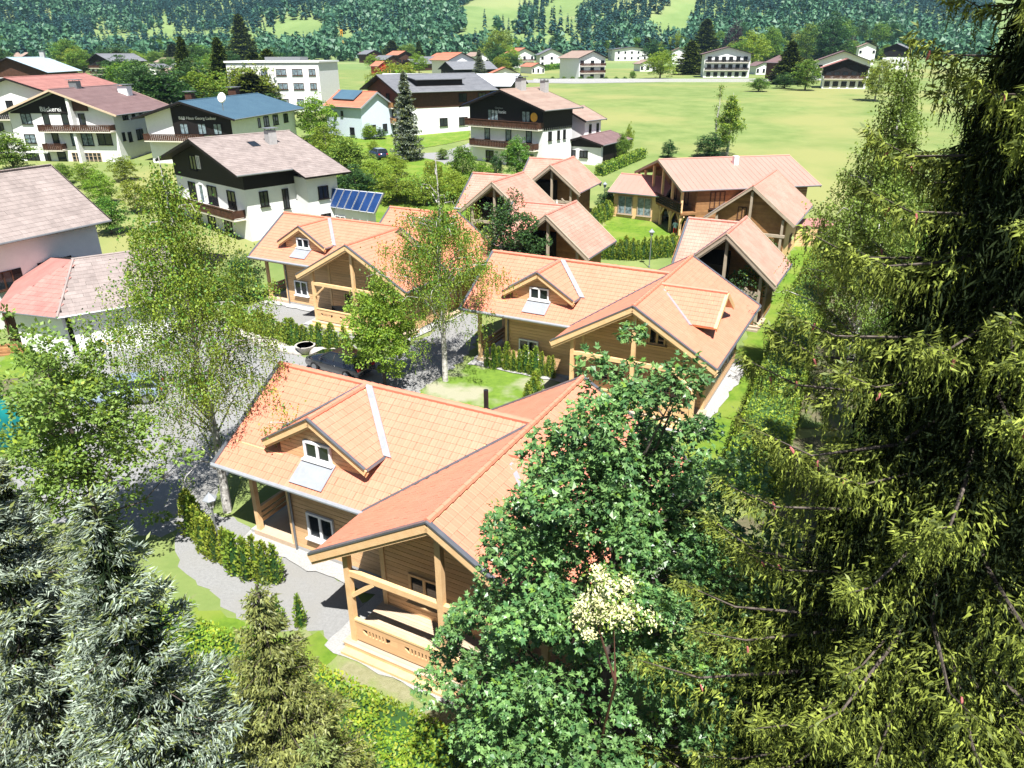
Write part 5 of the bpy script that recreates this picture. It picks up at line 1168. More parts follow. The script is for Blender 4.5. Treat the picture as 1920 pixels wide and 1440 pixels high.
far_house('second red roofed farmhouse right of the round tree', 163, 104, 34, 13, 18, 40, 'red_tile', wall='brown_wood', floors=1, balc=False)
far_house('dark chalet with white stripes on its gable far away', 212, 104, 34, 13, 18, 20, 'red_tile', wall='brown_wood', floors=1, balc=False)
far_house('pink roofed house far behind the pine', 262, 102, 30, 11, 18, 30, 'pink_tile', floors=1, balc=False)
far_house('cream house peeping out by the tall fir top', 497, 104, 30, 12, 16, 30, 'brown_tile', wall='cream_plaster', floors=1, balc=False)
far_house('low terracotta house in front of the hill bushes', 1065, 108, 34, 13, 18, -30, 'red_tile', floors=1, balc=False)
far_house('grey roofed row house behind the red and white one', 1003, 106, 40, 13, 22, 50, 'slate', floors=1, balc=False)
far_house('small red roof between the hotel and the hill', 850, 112, 34, 14, 18, 40, 'red_tile', floors=1, balc=False)
far_house('reddish roofed house behind the spruce by the hotel', 800, 112, 40, 14, 18, 40, 'pink_tile', floors=1, balc=False)
far_house('little white gable glimpsed behind the yellow green maple', 1272, 120, 28, 28, 10, 5, 'brown_tile', floors=2, nw=2, balc=False)
far_house('brown roofed cottage with grey gable in the crowded far row, left of the olive tree', 905, 122, 34, 22, 16, 30, 'brown_tile', wall='plaster', floors=1, nw=3, balc=False)
far_house('slate roofed house just left of the tall narrow spruce by the wide chalet', 765, 133, 38, 20, 16, -40, 'slate', wall='brown_wood', floors=1, nw=3, balc=False)
far_house('grey roofed white house peeking over the garage roof of the far row', 820, 128, 36, 20, 16, 35, 'slate', wall='plaster', floors=1, nw=3, balc=False)
far_house('orange roofed house at the left of the purple beech', 838, 118, 30, 17, 14, 30, 'red_tile', wall='plaster', floors=1, nw=3, balc=False)
far_house('dark timber house with slate roof behind the tiny red hut', 738, 128, 34, 22, 14, 35, 'slate', wall='brown_wood', floors=1, nw=3, balc=False)
far_house('terracotta roofed house right of the dark blue roofed one in the far row', 660, 106, 40, 14, 18, 30, 'red_tile', wall='plaster', floors=1, nw=3, balc=False)
far_house('white house with dark roof beside the crane mast', 620, 104, 30, 13, 16, 20, 'slate', wall='plaster', floors=1, nw=3, balc=False)
far_house('salmon roofed house in the far row above the hotel roof edge', 700, 106, 34, 13, 16, 40, 'pink_tile', wall='plaster', floors=1, nw=3, balc=False)
far_house('brown timber house beyond the pale blue grey metal roof', 60, 118, 44, 18, 18, 40, 'brown_tile', wall='brown_wood', floors=1, nw=3, balc=False)
far_house('white house with brown roof among trees left of the dark spruces', 330, 128, 36, 18, 14, 30, 'brown_tile', wall='plaster', floors=1, nw=3, balc=False)
far_house('grey roofed cottage under the wide dark pine', 282, 140, 40, 18, 14, -30, 'slate', wall='plaster', floors=1, nw=3, balc=False)
far_house('orange roofed house at the meadow corner right of the long barn', 1010, 138, 30, 18, 14, 25, 'red_tile', wall='plaster', floors=1, nw=3, balc=False)
far_house('white farmhouse left of the bright maple by the field road', 1215, 134, 34, 20, 14, 15, 'brown_tile', wall='plaster', floors=1, nw=3, balc=False)
far_house('small brown roofed house between the apartment house and the pointed spruce', 1432, 140, 34, 22, 12, 20, 'maroon_tile', wall='plaster', floors=1, nw=3, balc=False)
far_house('house with terracotta roof far back between spruce and red farmhouse', 395, 106, 34, 12, 16, 30, 'red_tile', wall='plaster', floors=1, nw=3, balc=False)
# ------------------------------------------------------------------ low hedges, thujas
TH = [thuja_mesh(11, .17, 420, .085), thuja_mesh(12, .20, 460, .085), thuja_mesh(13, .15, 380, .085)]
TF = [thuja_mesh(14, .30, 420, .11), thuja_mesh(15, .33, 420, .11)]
def thujas(pts_uv, n, hmin, hmax, meshes, label, group, slim=1.0, jit=.08):
    P = [G(*p) for p in pts_uv]; seg = [np.linalg.norm(P[i + 1] - P[i]) for i in range(len(P) - 1)]; tot = sum(seg)
    for k in range(n):
        d = tot * (k + .5) / n; i = 0
        while d > seg[i] and i < len(seg) - 1: d -= seg[i]; i += 1
        q = P[i] + (P[i + 1] - P[i]) * d / seg[i] + np.array([random.gauss(0, jit), random.gauss(0, jit), 0]); h = random.uniform(hmin, hmax)
        o = place('thuja', random.choice(meshes), None, (q[0], q[1], zl(q[0], q[1])), random.uniform(0, 6.28), (h * slim * random.uniform(.85, 1.15),) * 2 + (h,)); tag(o, label, 'thuja', group)
thujas([(362, 992), (385, 1040), (425, 1068), (470, 1085), (530, 1098)], 14, 1.5, 2.2, TH, 'slim thuja in the short row beside the nearest chalet path lamp', 'thujas beside the nearest chalet path', 1.0)
thujas([(505, 1185), (590, 1172)], 2, 1.3, 1.8, TH, 'young thuja standing apart at the bend of the gravel path', 'two lone thujas at the path bend', .9)
thujas([(440, 618), (520, 640), (600, 655), (660, 668)], 25, 1.35, 2.0, TH, 'small pointed thuja in the long row above the boulder edging', 'thujas above the boulders', 1.1)
thujas([(912, 690), (960, 694), (1040, 712)], 13, 1.3, 1.9, TH, 'slender yellow green thuja in front of the middle chalet wall', 'thujas in front of the middle chalet', .9)
thujas([(1010, 735), (985, 765)], 5, 1.2, 1.5, TH, 'bushy yellow tipped thuja at the corner of the courtyard lawn', 'thujas at the lawn corner', 1.4)
thujas([(1120, 484), (1190, 488), (1285, 478)], 15, 1.7, 2.1, TF, 'plump thuja in the hedge row behind the black lamp post', 'thuja row behind the lamp post', .9, .04)
thujas([(1110, 428), (1152, 402)], 6, 1.7, 2.1, TF, 'plump thuja in the short row at the back lawn entrance', 'short thuja row at the back lawn', .9, .04)
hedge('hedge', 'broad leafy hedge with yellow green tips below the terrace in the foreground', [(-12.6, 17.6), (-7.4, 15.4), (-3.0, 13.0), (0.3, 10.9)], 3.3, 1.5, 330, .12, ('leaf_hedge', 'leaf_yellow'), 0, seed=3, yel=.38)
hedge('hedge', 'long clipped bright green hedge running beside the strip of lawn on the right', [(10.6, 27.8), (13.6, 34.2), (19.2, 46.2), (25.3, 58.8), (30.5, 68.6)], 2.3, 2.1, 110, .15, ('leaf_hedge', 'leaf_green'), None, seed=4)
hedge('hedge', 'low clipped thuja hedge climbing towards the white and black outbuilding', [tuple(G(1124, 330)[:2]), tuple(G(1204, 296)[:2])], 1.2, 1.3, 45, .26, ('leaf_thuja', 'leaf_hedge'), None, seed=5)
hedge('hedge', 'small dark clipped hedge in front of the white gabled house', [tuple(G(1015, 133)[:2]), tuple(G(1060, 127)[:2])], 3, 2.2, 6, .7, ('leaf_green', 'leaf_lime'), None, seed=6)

# ------------------------------------------------------------------ named single trees
def base(u, v): p = G(u, v); return (p[0], p[1], p[2])
mp = tree_meshes(21, 13.6, 3.6, 6.7, 6.2, 720, 88, .112, ('leaf_maple', 'leaf_maple_new'), clump=.46, trunk_r=.2, bark='bark', base_h=2.0, kind='palm', lump=.16, lo=.5, nl=60, new=.06, taper=.42, coh=.28)
tm_ = tree('maple_tree', 'big dark green maple with lobed leaves in front of the nearest chalet', 'tree', mp, (2.05, 10.9, 0), 1.0, (1, 1, 1.045))
rr = np.random.default_rng(5); lc = LC(); cc_ = rr.normal(size=(15, 3)) * np.array([.55, .3, .6]); C = np.repeat(cc_, 70, 0) + rr.normal(size=(1050, 3)) * np.array([.13, .13, .09])
lc.kites_n(rr, C, rdir(rr, len(C)), rr.normal(size=(len(C), 3)) * .5 + [0, -.4, .8], .10, .075, 0)
ez = Vector(ray(1150, 1120)) * (8.5 / ray(1150, 1120)[1]) + Vector((-1.2, -7.45, CAMH)); ez = Vector((ez.x, ez.y, ez.z))
fo = link(bpy.data.objects.new('blossom', lc.mesh('blossom', ['flower'])), None); fl_t = thing('elder_bush', 'bush with cream blossom clusters peeping out of the maple leaves', 'bush', (1.2, 7.45, 0), 0); fo.parent = fl_t; fo.location = tuple(ez + Vector((.12, 0, 0))); fo.scale = (.55, .6, .62)
fo2 = link(bpy.data.objects.new('blossom', fo.data), fl_t); fo2.location = tuple(ez + Vector((-.3, 0, -.15))); fo2.scale = (.32, .4, .36); fo2.rotation_euler = (0, 0, 1.4)
Cg = np.repeat(cc_, 40, 0) + rr.normal(size=(600, 3)) * np.array([.2, .2, .16]); lc2 = LC(); lc2.kites(rr, Cg, rdir(rr, 600), .13, .06, 0); fg2 = link(bpy.data.objects.new('leaves', lc2.mesh('leaves', ['leaf_maple_new'])), fl_t); fg2.location = fo.location; fg2.scale = fo.scale
mb = MB(); mb.tube([(0, 2.6, 0), (.1, 2.2, 4), (ez.x, .4, ez.z - 1), tuple(ez)], [.04, .03, .02, .01], 6); mb.tube([(ez.x, .4, ez.z - 1), (ez.x - .3, ez.y, ez.z - .2)], [.02, .01], 5); mb.build('stem', 'brown_wood', fl_t)
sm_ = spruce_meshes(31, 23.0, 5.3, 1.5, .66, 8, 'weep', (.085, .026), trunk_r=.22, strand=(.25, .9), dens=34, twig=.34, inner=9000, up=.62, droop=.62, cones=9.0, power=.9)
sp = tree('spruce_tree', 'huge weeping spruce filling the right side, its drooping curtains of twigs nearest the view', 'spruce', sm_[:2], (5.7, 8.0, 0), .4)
mb = MB(); mb.tube([(0, 0, 0), (.01, 0, -.05), (.015, 0, -.11), (.01, 0, -.15)], [.012, .02, .018, .005], 6); cmh = mb.mesh('spruce_cone', 'cone_pink')
cp = [c for c in sm_[2]]
for c in random.sample(cp, min(110, len(cp))):
    o = place('spruce_cone', cmh, sp, tuple(c), random.uniform(0, 6), random.uniform(.6, .95)); o.rotation_euler = (random.gauss(0, .35), random.gauss(0, .35), 0)
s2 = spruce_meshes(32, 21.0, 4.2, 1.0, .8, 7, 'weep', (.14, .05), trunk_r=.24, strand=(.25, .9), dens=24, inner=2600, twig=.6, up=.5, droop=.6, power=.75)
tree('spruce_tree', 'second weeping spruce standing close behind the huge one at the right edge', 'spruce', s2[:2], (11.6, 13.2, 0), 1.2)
tree('spruce_tree', 'third spruce of the right hand stand, beside the long clipped hedge', 'spruce', s2[:2], (14.2, 21.5, 0), 3.0, .92)
tree('spruce_tree', 'dark spruce deeper in the right hand stand, mostly in shade', 'spruce', s2[:2], (19.5, 27.0, 0), 5.0, .9)
tree('spruce_tree', 'spruce at the far right edge behind the weeping branches', 'spruce', s2[:2], (17.5, 17.5, 0), 2.0, 1.05)
tree('spruce_tree', 'spruce in the lower right corner with bare lower limbs', 'spruce', s2[:2], (8.6, 5.0, 0), 4.2, .8)
b1 = spruce_meshes(41, 11.8, 2.85, .8, .66, 7, 'flat', (.135, .042), ('needle_blue', 'needle_olive'), .14, dens=14, twig=1.0, up=.25, droop=.42, power=.8)
tree('blue_spruce', 'silvery blue spruce with spreading flat boughs at the lower left', 'spruce', b1[:2], (-6.5, 9.6, 0), 0)
tree('blue_spruce', 'bigger blue spruce cut by the left edge of the view', 'spruce', b1[:2], (-9.2, 10.6, 0), 2.2, 1.04)
tree('blue_spruce', 'blue spruce tucked behind the other two at the left edge', 'spruce', b1[:2], (-11.6, 14.2, 0), 4.1, .83)
b2 = spruce_meshes(42, 9.4, 2.15, .5, .42, 8, 'weep', (.085, .034), ('needle_olive', 'needle_new'), .1, dens=34, strand=(.08, .28), twig=.9, up=.25, droop=.45, power=.75)
tree('spruce_tree', 'narrow olive green spruce with a brownish top in front of the gravel path', 'spruce', b2[:2], (-4.55, 10.4, 0), 0)
tree('spruce_tree', 'second narrow olive spruce right beside the brown topped one', 'spruce', b2[:2], (-3.3, 8.7, 0), 2, .82)
bi1 = birch_meshes(51, 15.2, 4.5, 420, 2.6, 1.9, trunk_r=.15, leaf=.115)
tree('birch_tree', 'tall birch with hanging twigs and white trunk left of the nearest chalet', 'birch', bi1, (-12.3, 26.6, 0), 0)
bi2 = birch_meshes(52, 13.6, 4.3, 360, 3.0, 1.7, trunk_r=.14, leaf=.13, topbare=.26)
tree('birch_tree', 'airy birch with bare white top branches in the middle of the houses', 'birch', bi2, base(835, 715), 1)
bi3 = birch_meshes(53, 16.5, 3.2, 330, 2, 2.0, ('needle_larch', 'needle_larch'), trunk_r=.2, leaf=.14)
tree('larch_tree', 'feathery light green larch right of the meadow', 'tree', bi3, (17.9, 36.0, 0), 0, (1.1, 1.1, 1.1))
tree('larch_tree', 'shorter feathery tree hanging over the far end of the long hedge', 'tree', bi3, (16.6, 29.0, 0), 2, (.66, .66, .78))
tree('larch_tree', 'tall feathery tree between the larch and the dark spruces', 'tree', bi3, (23.5, 38.5, 0), 4, (1.05, 1.05, 1.08))
tree('larch_tree', 'feathery tree on the hedge line nearest the meadow', 'tree', bi3, (23.6, 46.0, 0), 1.5, (.85, .85, .95))
ro = tree_meshes(61, 9.9, 2.95, 5.7, 4.1, 330, 64, .16, ('leaf_rowan', 'leaf_lime'), clump=.46, trunk_r=.13, base_h=1.6, lump=.35, lo=.3, nl=40, new=.2)
tree('maple_tree', 'light green young maple at the left beside the tall birch', 'tree', ro, (-15.4, 22.8, 0), 0)
li = tree_meshes(62, 6.4, 2.15, 3.6, 2.8, 230, 60, .165, ('leaf_lime', 'leaf_maple_new'), clump=.40, trunk_r=.09, base_h=1.0, lump=.3, lo=.3, nl=30, new=.4)
tree('maple_tree', 'bright yellow green young maple beside the parked black car', 'tree', li, base(722, 722), 0)
dkm = tree_meshes(63, 8.2, 2.5, 4.2, 4.0, 240, 60, .18, ('leaf_dark', 'leaf_green'), clump=.5, trunk_r=.15, base_h=.8, lump=.2, lo=.4, nl=20, new=.12)
tree('dark_tree', 'round dark green tree in front of the small chalets', 'tree', dkm, (.0, 56.0, 0), 0)
tree('dark_tree', 'dark rounded shrub at the left corner of the thuja row forecourt', 'bush', dkm, base(462, 566), 1, (.62, .62, .48))
tree('dark_tree', 'small airy tree at the side of the middle chalet next to the lawn', 'tree', tree_meshes(64, 4.2, 1.6, 2.9, 1.4, 50, 26, .17, ('leaf_dark', 'leaf_birch'), clump=.32, trunk_r=.05, bark='birch_bark', base_h=1.4, nl=20, new=.2), base(1386, 610), 0)
tree('dark_tree', 'leafy bush beside the hedge in front of the small dark fronted chalet', 'bush', dkm, base(1418, 560), 2, (.7, .7, .58))

# generic crowns for the middle distance
GA = tree_meshes(71, 8, 2.7, 4.6, 3.5, 195, 46, .25, ('leaf_green', 'leaf_lime'), clump=.62, trunk_r=.16, base_h=1.2, lump=.3, nl=14, new=.25)
GB = tree_meshes(72, 8, 2.9, 4.4, 3.6, 195, 46, .25, ('leaf_lime', 'leaf_maple_new'), clump=.62, trunk_r=.14, base_h=1.0, lump=.35, nl=14, new=.3)
GC = tree_meshes(73, 8, 2.6, 4.4, 3.7, 195, 46, .25, ('leaf_dark', 'leaf_green'), clump=.62, trunk_r=.16, base_h=.9, lump=.25, nl=12, new=.15)
GD = tree_meshes(74, 8, 2.8, 4.5, 3.6, 165, 46, .25, ('leaf_birch', 'leaf_green'), clump=.6, trunk_r=.14, bark='grey_bark', base_h=1.0, lump=.4, nl=14, new=.2)
GP = tree_meshes(75, 8, 2.6, 4.4, 3.7, 110, 26, .32, ('leaf_purple', 'leaf_purple'), clump=.62, trunk_r=.16, base_h=.9, lump=.25, nl=8, new=.15)
SA = spruce_meshes(81, 16, 3.3, .6, .7, 8, 'flat', (.42, .15), ('needle_spruce', 'needle_dark'), .2, dens=5, twig=1.1, up=.2, droop=.5, power=.9)[:2]
SB = spruce_meshes(82, 14, 2.6, .6, .7, 8, 'flat', (.30, .13), ('needle_blue', 'needle_olive'), .16, dens=5, twig=1.1, up=.2, droop=.35, power=.8)[:2]
SC = spruce_meshes(83, 14, 3.3, .6, .8, 7, 'flat', (.36, .17), ('needle_spruce', 'needle_dark'), .2, dens=5, twig=1.2, up=.3, droop=.3, power=.6)[:2]
HT = {id(GA): (8, 2.9), id(GB): (8, 3.1), id(GC): (8, 2.8), id(GD): (8, 3.0), id(GP): (8, 2.8), id(SA): (16, 2.9), id(SB): (14, 2.6), id(SC): (14, 3.2)}
def T(u, vb, vt, wpx, ms, label, cat='tree', name='tree', group=None):
    p = G(u, vb); H = max(1.0, topz(u, vt, p[1]) - p[2]); A = p[1] * math.cos(PITCH) + (CAMH - p[2] - H / 2) * math.sin(PITCH)
    h0, r0 = HT[id(ms)]; sx = (wpx / 2 * A / FPX) / r0
    return tree(name, label, cat, ms, (p[0], p[1], p[2] - .1), random.uniform(0, 6.28), (sx, sx, H / h0), group)
T(28, 322, 250, 92, GA, 'round green tree in front of the bakery at the left edge')
T(122, 345, 306, 42, GA, 'small green bush beside the terrace of the bakery', 'bush', 'bush')
T(165, 352, 305, 56, GD, 'loose bush below the bakery corner', 'bush', 'bush')
T(195, 385, 320, 60, GB, 'bright bush between the grey pink roof and the tall birch', 'bush', 'bush')
T(236, 340, 292, 54, GD, 'yellow green garden tree right of the bakery corner')
T(262, 400, 335, 66, GD, 'garden tree left of the white and black chalet')
T(210, 440, 370, 70, GA, 'dark leaved garden bush behind the tall birch', 'bush', 'bush')
T(596, 262, 180, 84, GB, 'bright lime green tree at the end of the blue grey roof')
T(655, 345, 258, 92, GA, 'broad green garden tree right of the white and black chalet')
T(612, 300, 235, 66, GD, 'olive garden tree behind the ridge of the beige roof')
T(706, 352, 300, 80, GB, 'fresh green tree above the blue solar collectors')
T(668, 380, 315, 90, GC, 'dark green tree just behind the blue solar collectors')
T(745, 380, 325, 90, GD, 'yellowish tree right of the solar collectors')
T(800, 385, 330, 80, GD, 'yellow green tree behind the bare topped birch')
T(850, 380, 318, 70, GB, 'bright bush left of the farthest small chalets', 'bush', 'bush')
T(742, 330, 288, 50, GB, 'lime coloured bush in front of the lane', 'bush', 'bush')
T(815, 350, 300, 46, GD, 'small bushy tree at the lane bend', 'bush', 'bush')
T(868, 345, 274, 62, GA, 'green tree left of the black and white guesthouse entrance')
T(905, 345, 300, 44, GB, 'low lime bush in front of the guesthouse', 'bush', 'bush')
T(931, 340, 288, 28, GC, 'small dark cone shaped shrub at the guesthouse door', 'shrub', 'shrub')
T(970, 342, 258, 58, GA, 'pointed green tree covering the lower guesthouse balcony')
T(1026, 305, 252, 48, GC, 'dark conical tree at the corner of the guesthouse')
T(985, 350, 315, 60, GB, 'bright shrub behind the farthest small chalet', 'shrub', 'shrub')
T(1165, 305, 250, 26, GA, 'thin young tree beside the maroon roofed outbuilding')
T(1178, 290, 232, 20, GB, 'thin sapling at the far corner of the maroon roofed outbuilding')
T(1140, 400, 355, 46, GC, 'dark bushes left of the large balcony house', 'bush', 'bush')
T(1253, 296, 264, 30, GC, 'single round bush at the near edge of the meadow', 'bush', 'bush')
T(1330, 296, 252, 64, GC, 'dark ivy mass at the foot of the tall meadow trees', 'bush', 'bush')
bi4 = birch_meshes(55, 12, 2.2, 110, 1.5, 1.0, ('leaf_green', 'leaf_lime'), trunk_r=.16, leaf=.26)
p_ = G(1362, 294); tree('tall_tree', 'tall slender green tree standing alone in the near meadow', 'tree', bi4, tuple(p_), 0, (1.15, 1.15, (topz(1362, 170, p_[1]) - p_[2]) / 12))
bi5 = birch_meshes(56, 12, 1.6, 16, 4, .5, ('leaf_birch', 'leaf_green'), trunk_r=.14, leaf=.2)
p_ = G(1338, 293); tree('bare_tree', 'almost bare tall tree left of the slender green one in the meadow', 'tree', bi5, tuple(p_), 0, (1.0, 1.0, (topz(1338, 160, p_[1]) - p_[2]) / 12))
T(460, 128, 27, 58, SA, 'tallest dark spruce of the village, top against the hill', 'spruce', 'spruce_tree')
T(357, 186, 69, 50, SA, 'dark spruce left of the pair in front of the hotel', 'spruce', 'spruce_tree')
T(424, 192, 71, 62, SA, 'dark spruce with a broad foot, right of the pair', 'spruce', 'spruce_tree')
T(373, 190, 115, 42, SB, 'grey green young spruce between the two dark ones', 'spruce', 'spruce_tree')
T(512, 196, 93, 72, SC, 'olive green conifer left of the hotel', 'conifer', 'conifer')
T(474, 196, 122, 54, SC, 'lower olive conifer beside the bigger one', 'conifer', 'conifer')
T(266, 190, 128, 96, SC, 'wide dark pine behind the maroon roof', 'pine', 'pine_tree')
T(133, 131, 75, 62, GA, 'round tree beyond the pale blue grey roof')
T(766, 300, 132, 58, SB, 'tall blue grey spruce in the middle of the village', 'spruce', 'spruce_tree')
T(787, 124, 77, 26, SA, 'narrow dark spruce behind the wide chalet', 'spruce', 'spruce_tree')
T(899, 143, 92, 26, SB, 'small blue grey spruce in front of the orange roofed chalet', 'spruce', 'spruce_tree')
T(935, 124, 56, 64, GD, 'big olive green tree behind the orange roofed chalet')
T(893, 112, 84, 40, GP, 'dark purple beech beside the big olive tree', 'beech', 'beech_tree')
T(786, 138, 100, 36, GB, 'yellow green tree by the low grey gable')
T(700, 128, 102, 30, GB, 'lime shrub at the corner of the hotel', 'shrub', 'shrub')
T(1237, 148, 94, 62, GB, 'bright maple in front of the meadow houses')
T(1266, 112, 62, 36, GB, 'yellow green maple behind the bright one')
T(1292, 140, 78, 56, SC, 'dark loose conifer left of the apartment house', 'conifer', 'conifer')
T(1318, 122, 36, 66, SA, 'very dark broad spruce behind the apartment house', 'spruce', 'spruce_tree')
T(1372, 112, 42, 40, GP, 'brown purple tree behind the apartment roof', 'beech', 'beech_tree')
T(1410, 128, 58, 60, GB, 'lime tree right of the apartment house chimney')
T(1440, 120, 52, 50, GA, 'green tree behind the pointed spruce')
T(1476, 158, 77, 62, SA, 'pointed dark spruce in front of the brown roof', 'spruce', 'spruce_tree')
T(1509, 170, 112, 56, GA, 'neat round tree at the far edge of the meadow')
T(1470, 166, 138, 42, GC, 'low dark bush left of the neat round tree', 'bush', 'bush')
T(1422, 172, 146, 44, GA, 'bushy thicket at the meadow edge', 'bush', 'bush')
T(1552, 118, 32, 74, GC, 'big dark tree behind the twin roofed house')
T(1510, 116, 46, 50, GA, 'mid green tree above the brown roof')
T(1592, 112, 70, 34, GP, 'purple beech above the twin roofed house', 'beech', 'beech_tree')
T(1640, 108, 44, 46, GA, 'green tree at the wood edge near the hanging branches')
T(1640, 190, 110, 60, GD, 'yellow orange tinged tree right of the twin roofed house')
T(655, 246, 225, 30, GA, 'dark shrub at the foot of the small red roofed white house', 'shrub', 'shrub')
T(694, 262, 232, 34, GB, 'small fruit tree in the garden of the small red roofed white house')
T(714, 262, 240, 22, GC, 'little dark conifer in the garden of the small red roofed white house', 'shrub', 'shrub')
T(733, 250, 232, 26, GC, 'dark bush under the cream awning', 'bush', 'bush')
T(836, 212, 187, 14, GB, 'lime cone shrub beside the white garage', 'shrub', 'shrub')
T(868, 214, 200, 16, GB, 'clipped ball bush in front of the white garage', 'bush', 'bush')
for u in (1036, 1057, 1073, 1088, 1103, 1108, 1136, 1155, 1171): T(u, 153, 143, 11, GA, 'small clipped ball bush in the row along the field road', 'bush', 'bush', 'ball bushes along the field road')
T(1186, 150, 133, 14, GA, 'small tree at the end of the row of ball bushes')
for i, (u, vb, vt, w_, m_) in enumerate([(20, 118, 98, 40, GC), (60, 110, 88, 40, GA), (88, 108, 80, 30, GC), (205, 108, 92, 30, GA), (230, 112, 92, 34, GB), (300, 118, 98, 40, GA), (330, 116, 96, 30, GB), (318, 130, 108, 40, GA), (395, 112, 92, 36, GB),
                                      (540, 106, 88, 34, GC), (565, 104, 84, 26, GA), (600, 103, 84, 40, GD), (625, 103, 88, 34, GB), (720, 104, 86, 36, GA), (750, 108, 92, 30, GB), (820, 106, 88, 32, GA), (845, 104, 86, 34, GC), (1015, 104, 84, 34, GD),
                                      (1040, 104, 66, 26, GC), (1055, 103, 84, 30, GA), (1080, 104, 80, 30, GC), (1130, 103, 76, 36, GA), (1160, 103, 74, 40, GC), (1200, 102, 78, 34, GA), (1225, 106, 80, 30, GC), (540, 200, 165, 40, GC), (300, 215, 180, 44, GA),
                                      (1345, 108, 60, 44, GA), (1390, 104, 48, 44, GC), (1465, 104, 50, 50, GC), (1490, 108, 62, 36, GD), (1580, 100, 40, 44, GA), (1610, 98, 42, 36, GC), (1665, 106, 40, 50, GC), (700, 285, 262, 24, GB), (830, 300, 278, 24, GA)]):
    T(u, vb, vt, w_, m_, 'leafy tree among the village roofs, one of those no house stands next to', 'tree', 'tree', 'scattered village trees')

rv = random.Random(12)
for i in range(420):
    z_ = rv.random()
    if z_ < .62: u, vb = rv.uniform(-5, 1010), rv.uniform(101, 142)
    elif z_ < .8: u, vb = rv.uniform(230, 760), rv.uniform(150, 235)
    else: u, vb = rv.uniform(1180, 1700), rv.uniform(99, 118)
    if any(abs(u - proj(*q)[0]) < 26 and vb > proj(*q)[1] - 3 and vb - proj(*q)[1] < 30 for q in FH): continue
    if 525 < u < 700 and vb > 104: continue
    h_ = rv.uniform(15, 32) * (1 + (vb - 100) / 60); T(u, vb, vb - h_, h_ * rv.uniform(.9, 1.5), rv.choice([GA, GA, GB, GC, GC, GD, SA]), 'leafy tree among the village roofs, one of those no house stands next to', 'tree', 'tree', 'scattered village trees')
# ------------------------------------------------------------------ forest on the hill
MEAD = [[(70, 97), (80, 85), (150, 72), (213, 63), (267, 67), (310, 50), (333, 61), (400, 58), (445, 62), (482, 62), (490, 97)],
        [(488, 90), (492, 66), (530, 44), (590, 38), (618, 46), (606, 84), (520, 97)], [(847, 25), (893, -2), (900, -40), (1015, -40), (1007, 0), (990, 20), (963, 60), (877, 58)],
        [(835, 95), (846, 70), (877, 57), (963, 66), (1093, 67), (1100, 97)], [(997, 47), (1043, 0), (1050, -40), (1135, -40), (1120, 0), (1093, 33), (1060, 62)],
        [(1090, 66), (1127, 40), (1167, 0), (1175, -40), (1205, -40), (1190, 4), (1187, 12), (1127, 45), (1102, 66)], [(1213, 50), (1267, 0), (1275, -40), (1325, -40), (1313, 0), (1300, 33), (1293, 60), (1280, 80), (1227, 90)],
        [(600, 97), (630, 70), (672, 66), (672, 97)], [(170, 0), (200, 0), (200, -30), (170, -30)], [(0, 76), (22, 72), (26, 80), (0, 88)], [(690, 97), (700, 88), (850, 84), (850, 97)]]
rf = np.random.default_rng(99)
gx, gy = np.meshgrid(np.arange(-900, 1000, 8.0), np.arange(600, 1500, 9.6)); fx = gx.ravel() + rf.uniform(-4, 4, gx.size); fy = gy.ravel() + rf.uniform(-4, 4, gx.size)
fz = terr(fx, fy); uu, vv = proj(fx, fy, fz); _, vt_ = proj(fx, fy, fz + 20)
ok = (uu > -60) & (uu < 1860) & (vt_ > -90) & (vt_ < 110)
for m_ in MEAD: ok &= ~inpoly(uu, vv, m_)
fx, fy, fz, uu, vv = fx[ok], fy[ok], fz[ok], uu[ok], vv[ok]
def cone_tree(r, H=16, Rr=2.8):
    lc = LC(); n = 48; z = H * r.uniform(.06, 1, n) ** .9; q = Rr * (1.02 - z / H) ** .85 * r.uniform(.75, 1.1, n); a = r.uniform(0, 6.28, n)
    C = np.stack([np.cos(a) * q * .25, np.sin(a) * q * .25, z + .7], 1); D = np.stack([np.cos(a), np.sin(a), np.full(n, -.55)], 1)
    lc.tris(r, C, D, q * 1.3 + .7, q * .8 + 1.1, 0, np.stack([np.cos(a) * .6, np.sin(a) * .6, np.ones(n)], 1)); return lc
def ball_tree(r, H=13, Rr=3.8):
    lc = LC(); n = 50; d = rdir(r, n); d[:, 2] = d[:, 2] * .9; q = r.uniform(.6, 1.05, n)
    C = d * q[:, None] * np.array([Rr, Rr, H * .45]) + np.array([0, 0, H * .55]); D = nrm(rdir(r, n) * .8 + d * .5 - [0, 0, .2]); lc.tris(r, C - D, D, 3.4, 3.0, 0, d + r.normal(size=(n, 3)) * .35); return lc
def scatter(name, gens, mat_, sel):
    idx = np.nonzero(sel)[0]; Vs = []; n0 = 0; Fs = []
    for g in range(len(gens)):
        V0 = np.concatenate(gens[g].V); F0 = gens[g].F[0][0]; ii = idx[g::len(gens)]; n = len(ii); s = rf.uniform(.65, 1.3, n); a = rf.uniform(0, 6.28, n); c_, s_ = np.cos(a), np.sin(a)
        V = V0[None] * s[:, None, None]; x = V[..., 0] * c_[:, None] - V[..., 1] * s_[:, None]; y = V[..., 0] * s_[:, None] + V[..., 1] * c_[:, None]
        V = np.stack([x + fx[ii][:, None], y + fy[ii][:, None], V[..., 2] + fz[ii][:, None]], -1).reshape(-1, 3)
        Fs.append((F0[None] + (np.arange(n) * len(V0))[:, None, None]).reshape(-1, F0.shape[1]) + n0); Vs.append(V); n0 += len(V)
    return stuff(place(name, npmesh(name, np.concatenate(Vs), [(np.concatenate(Fs), 0)], [mat_])))
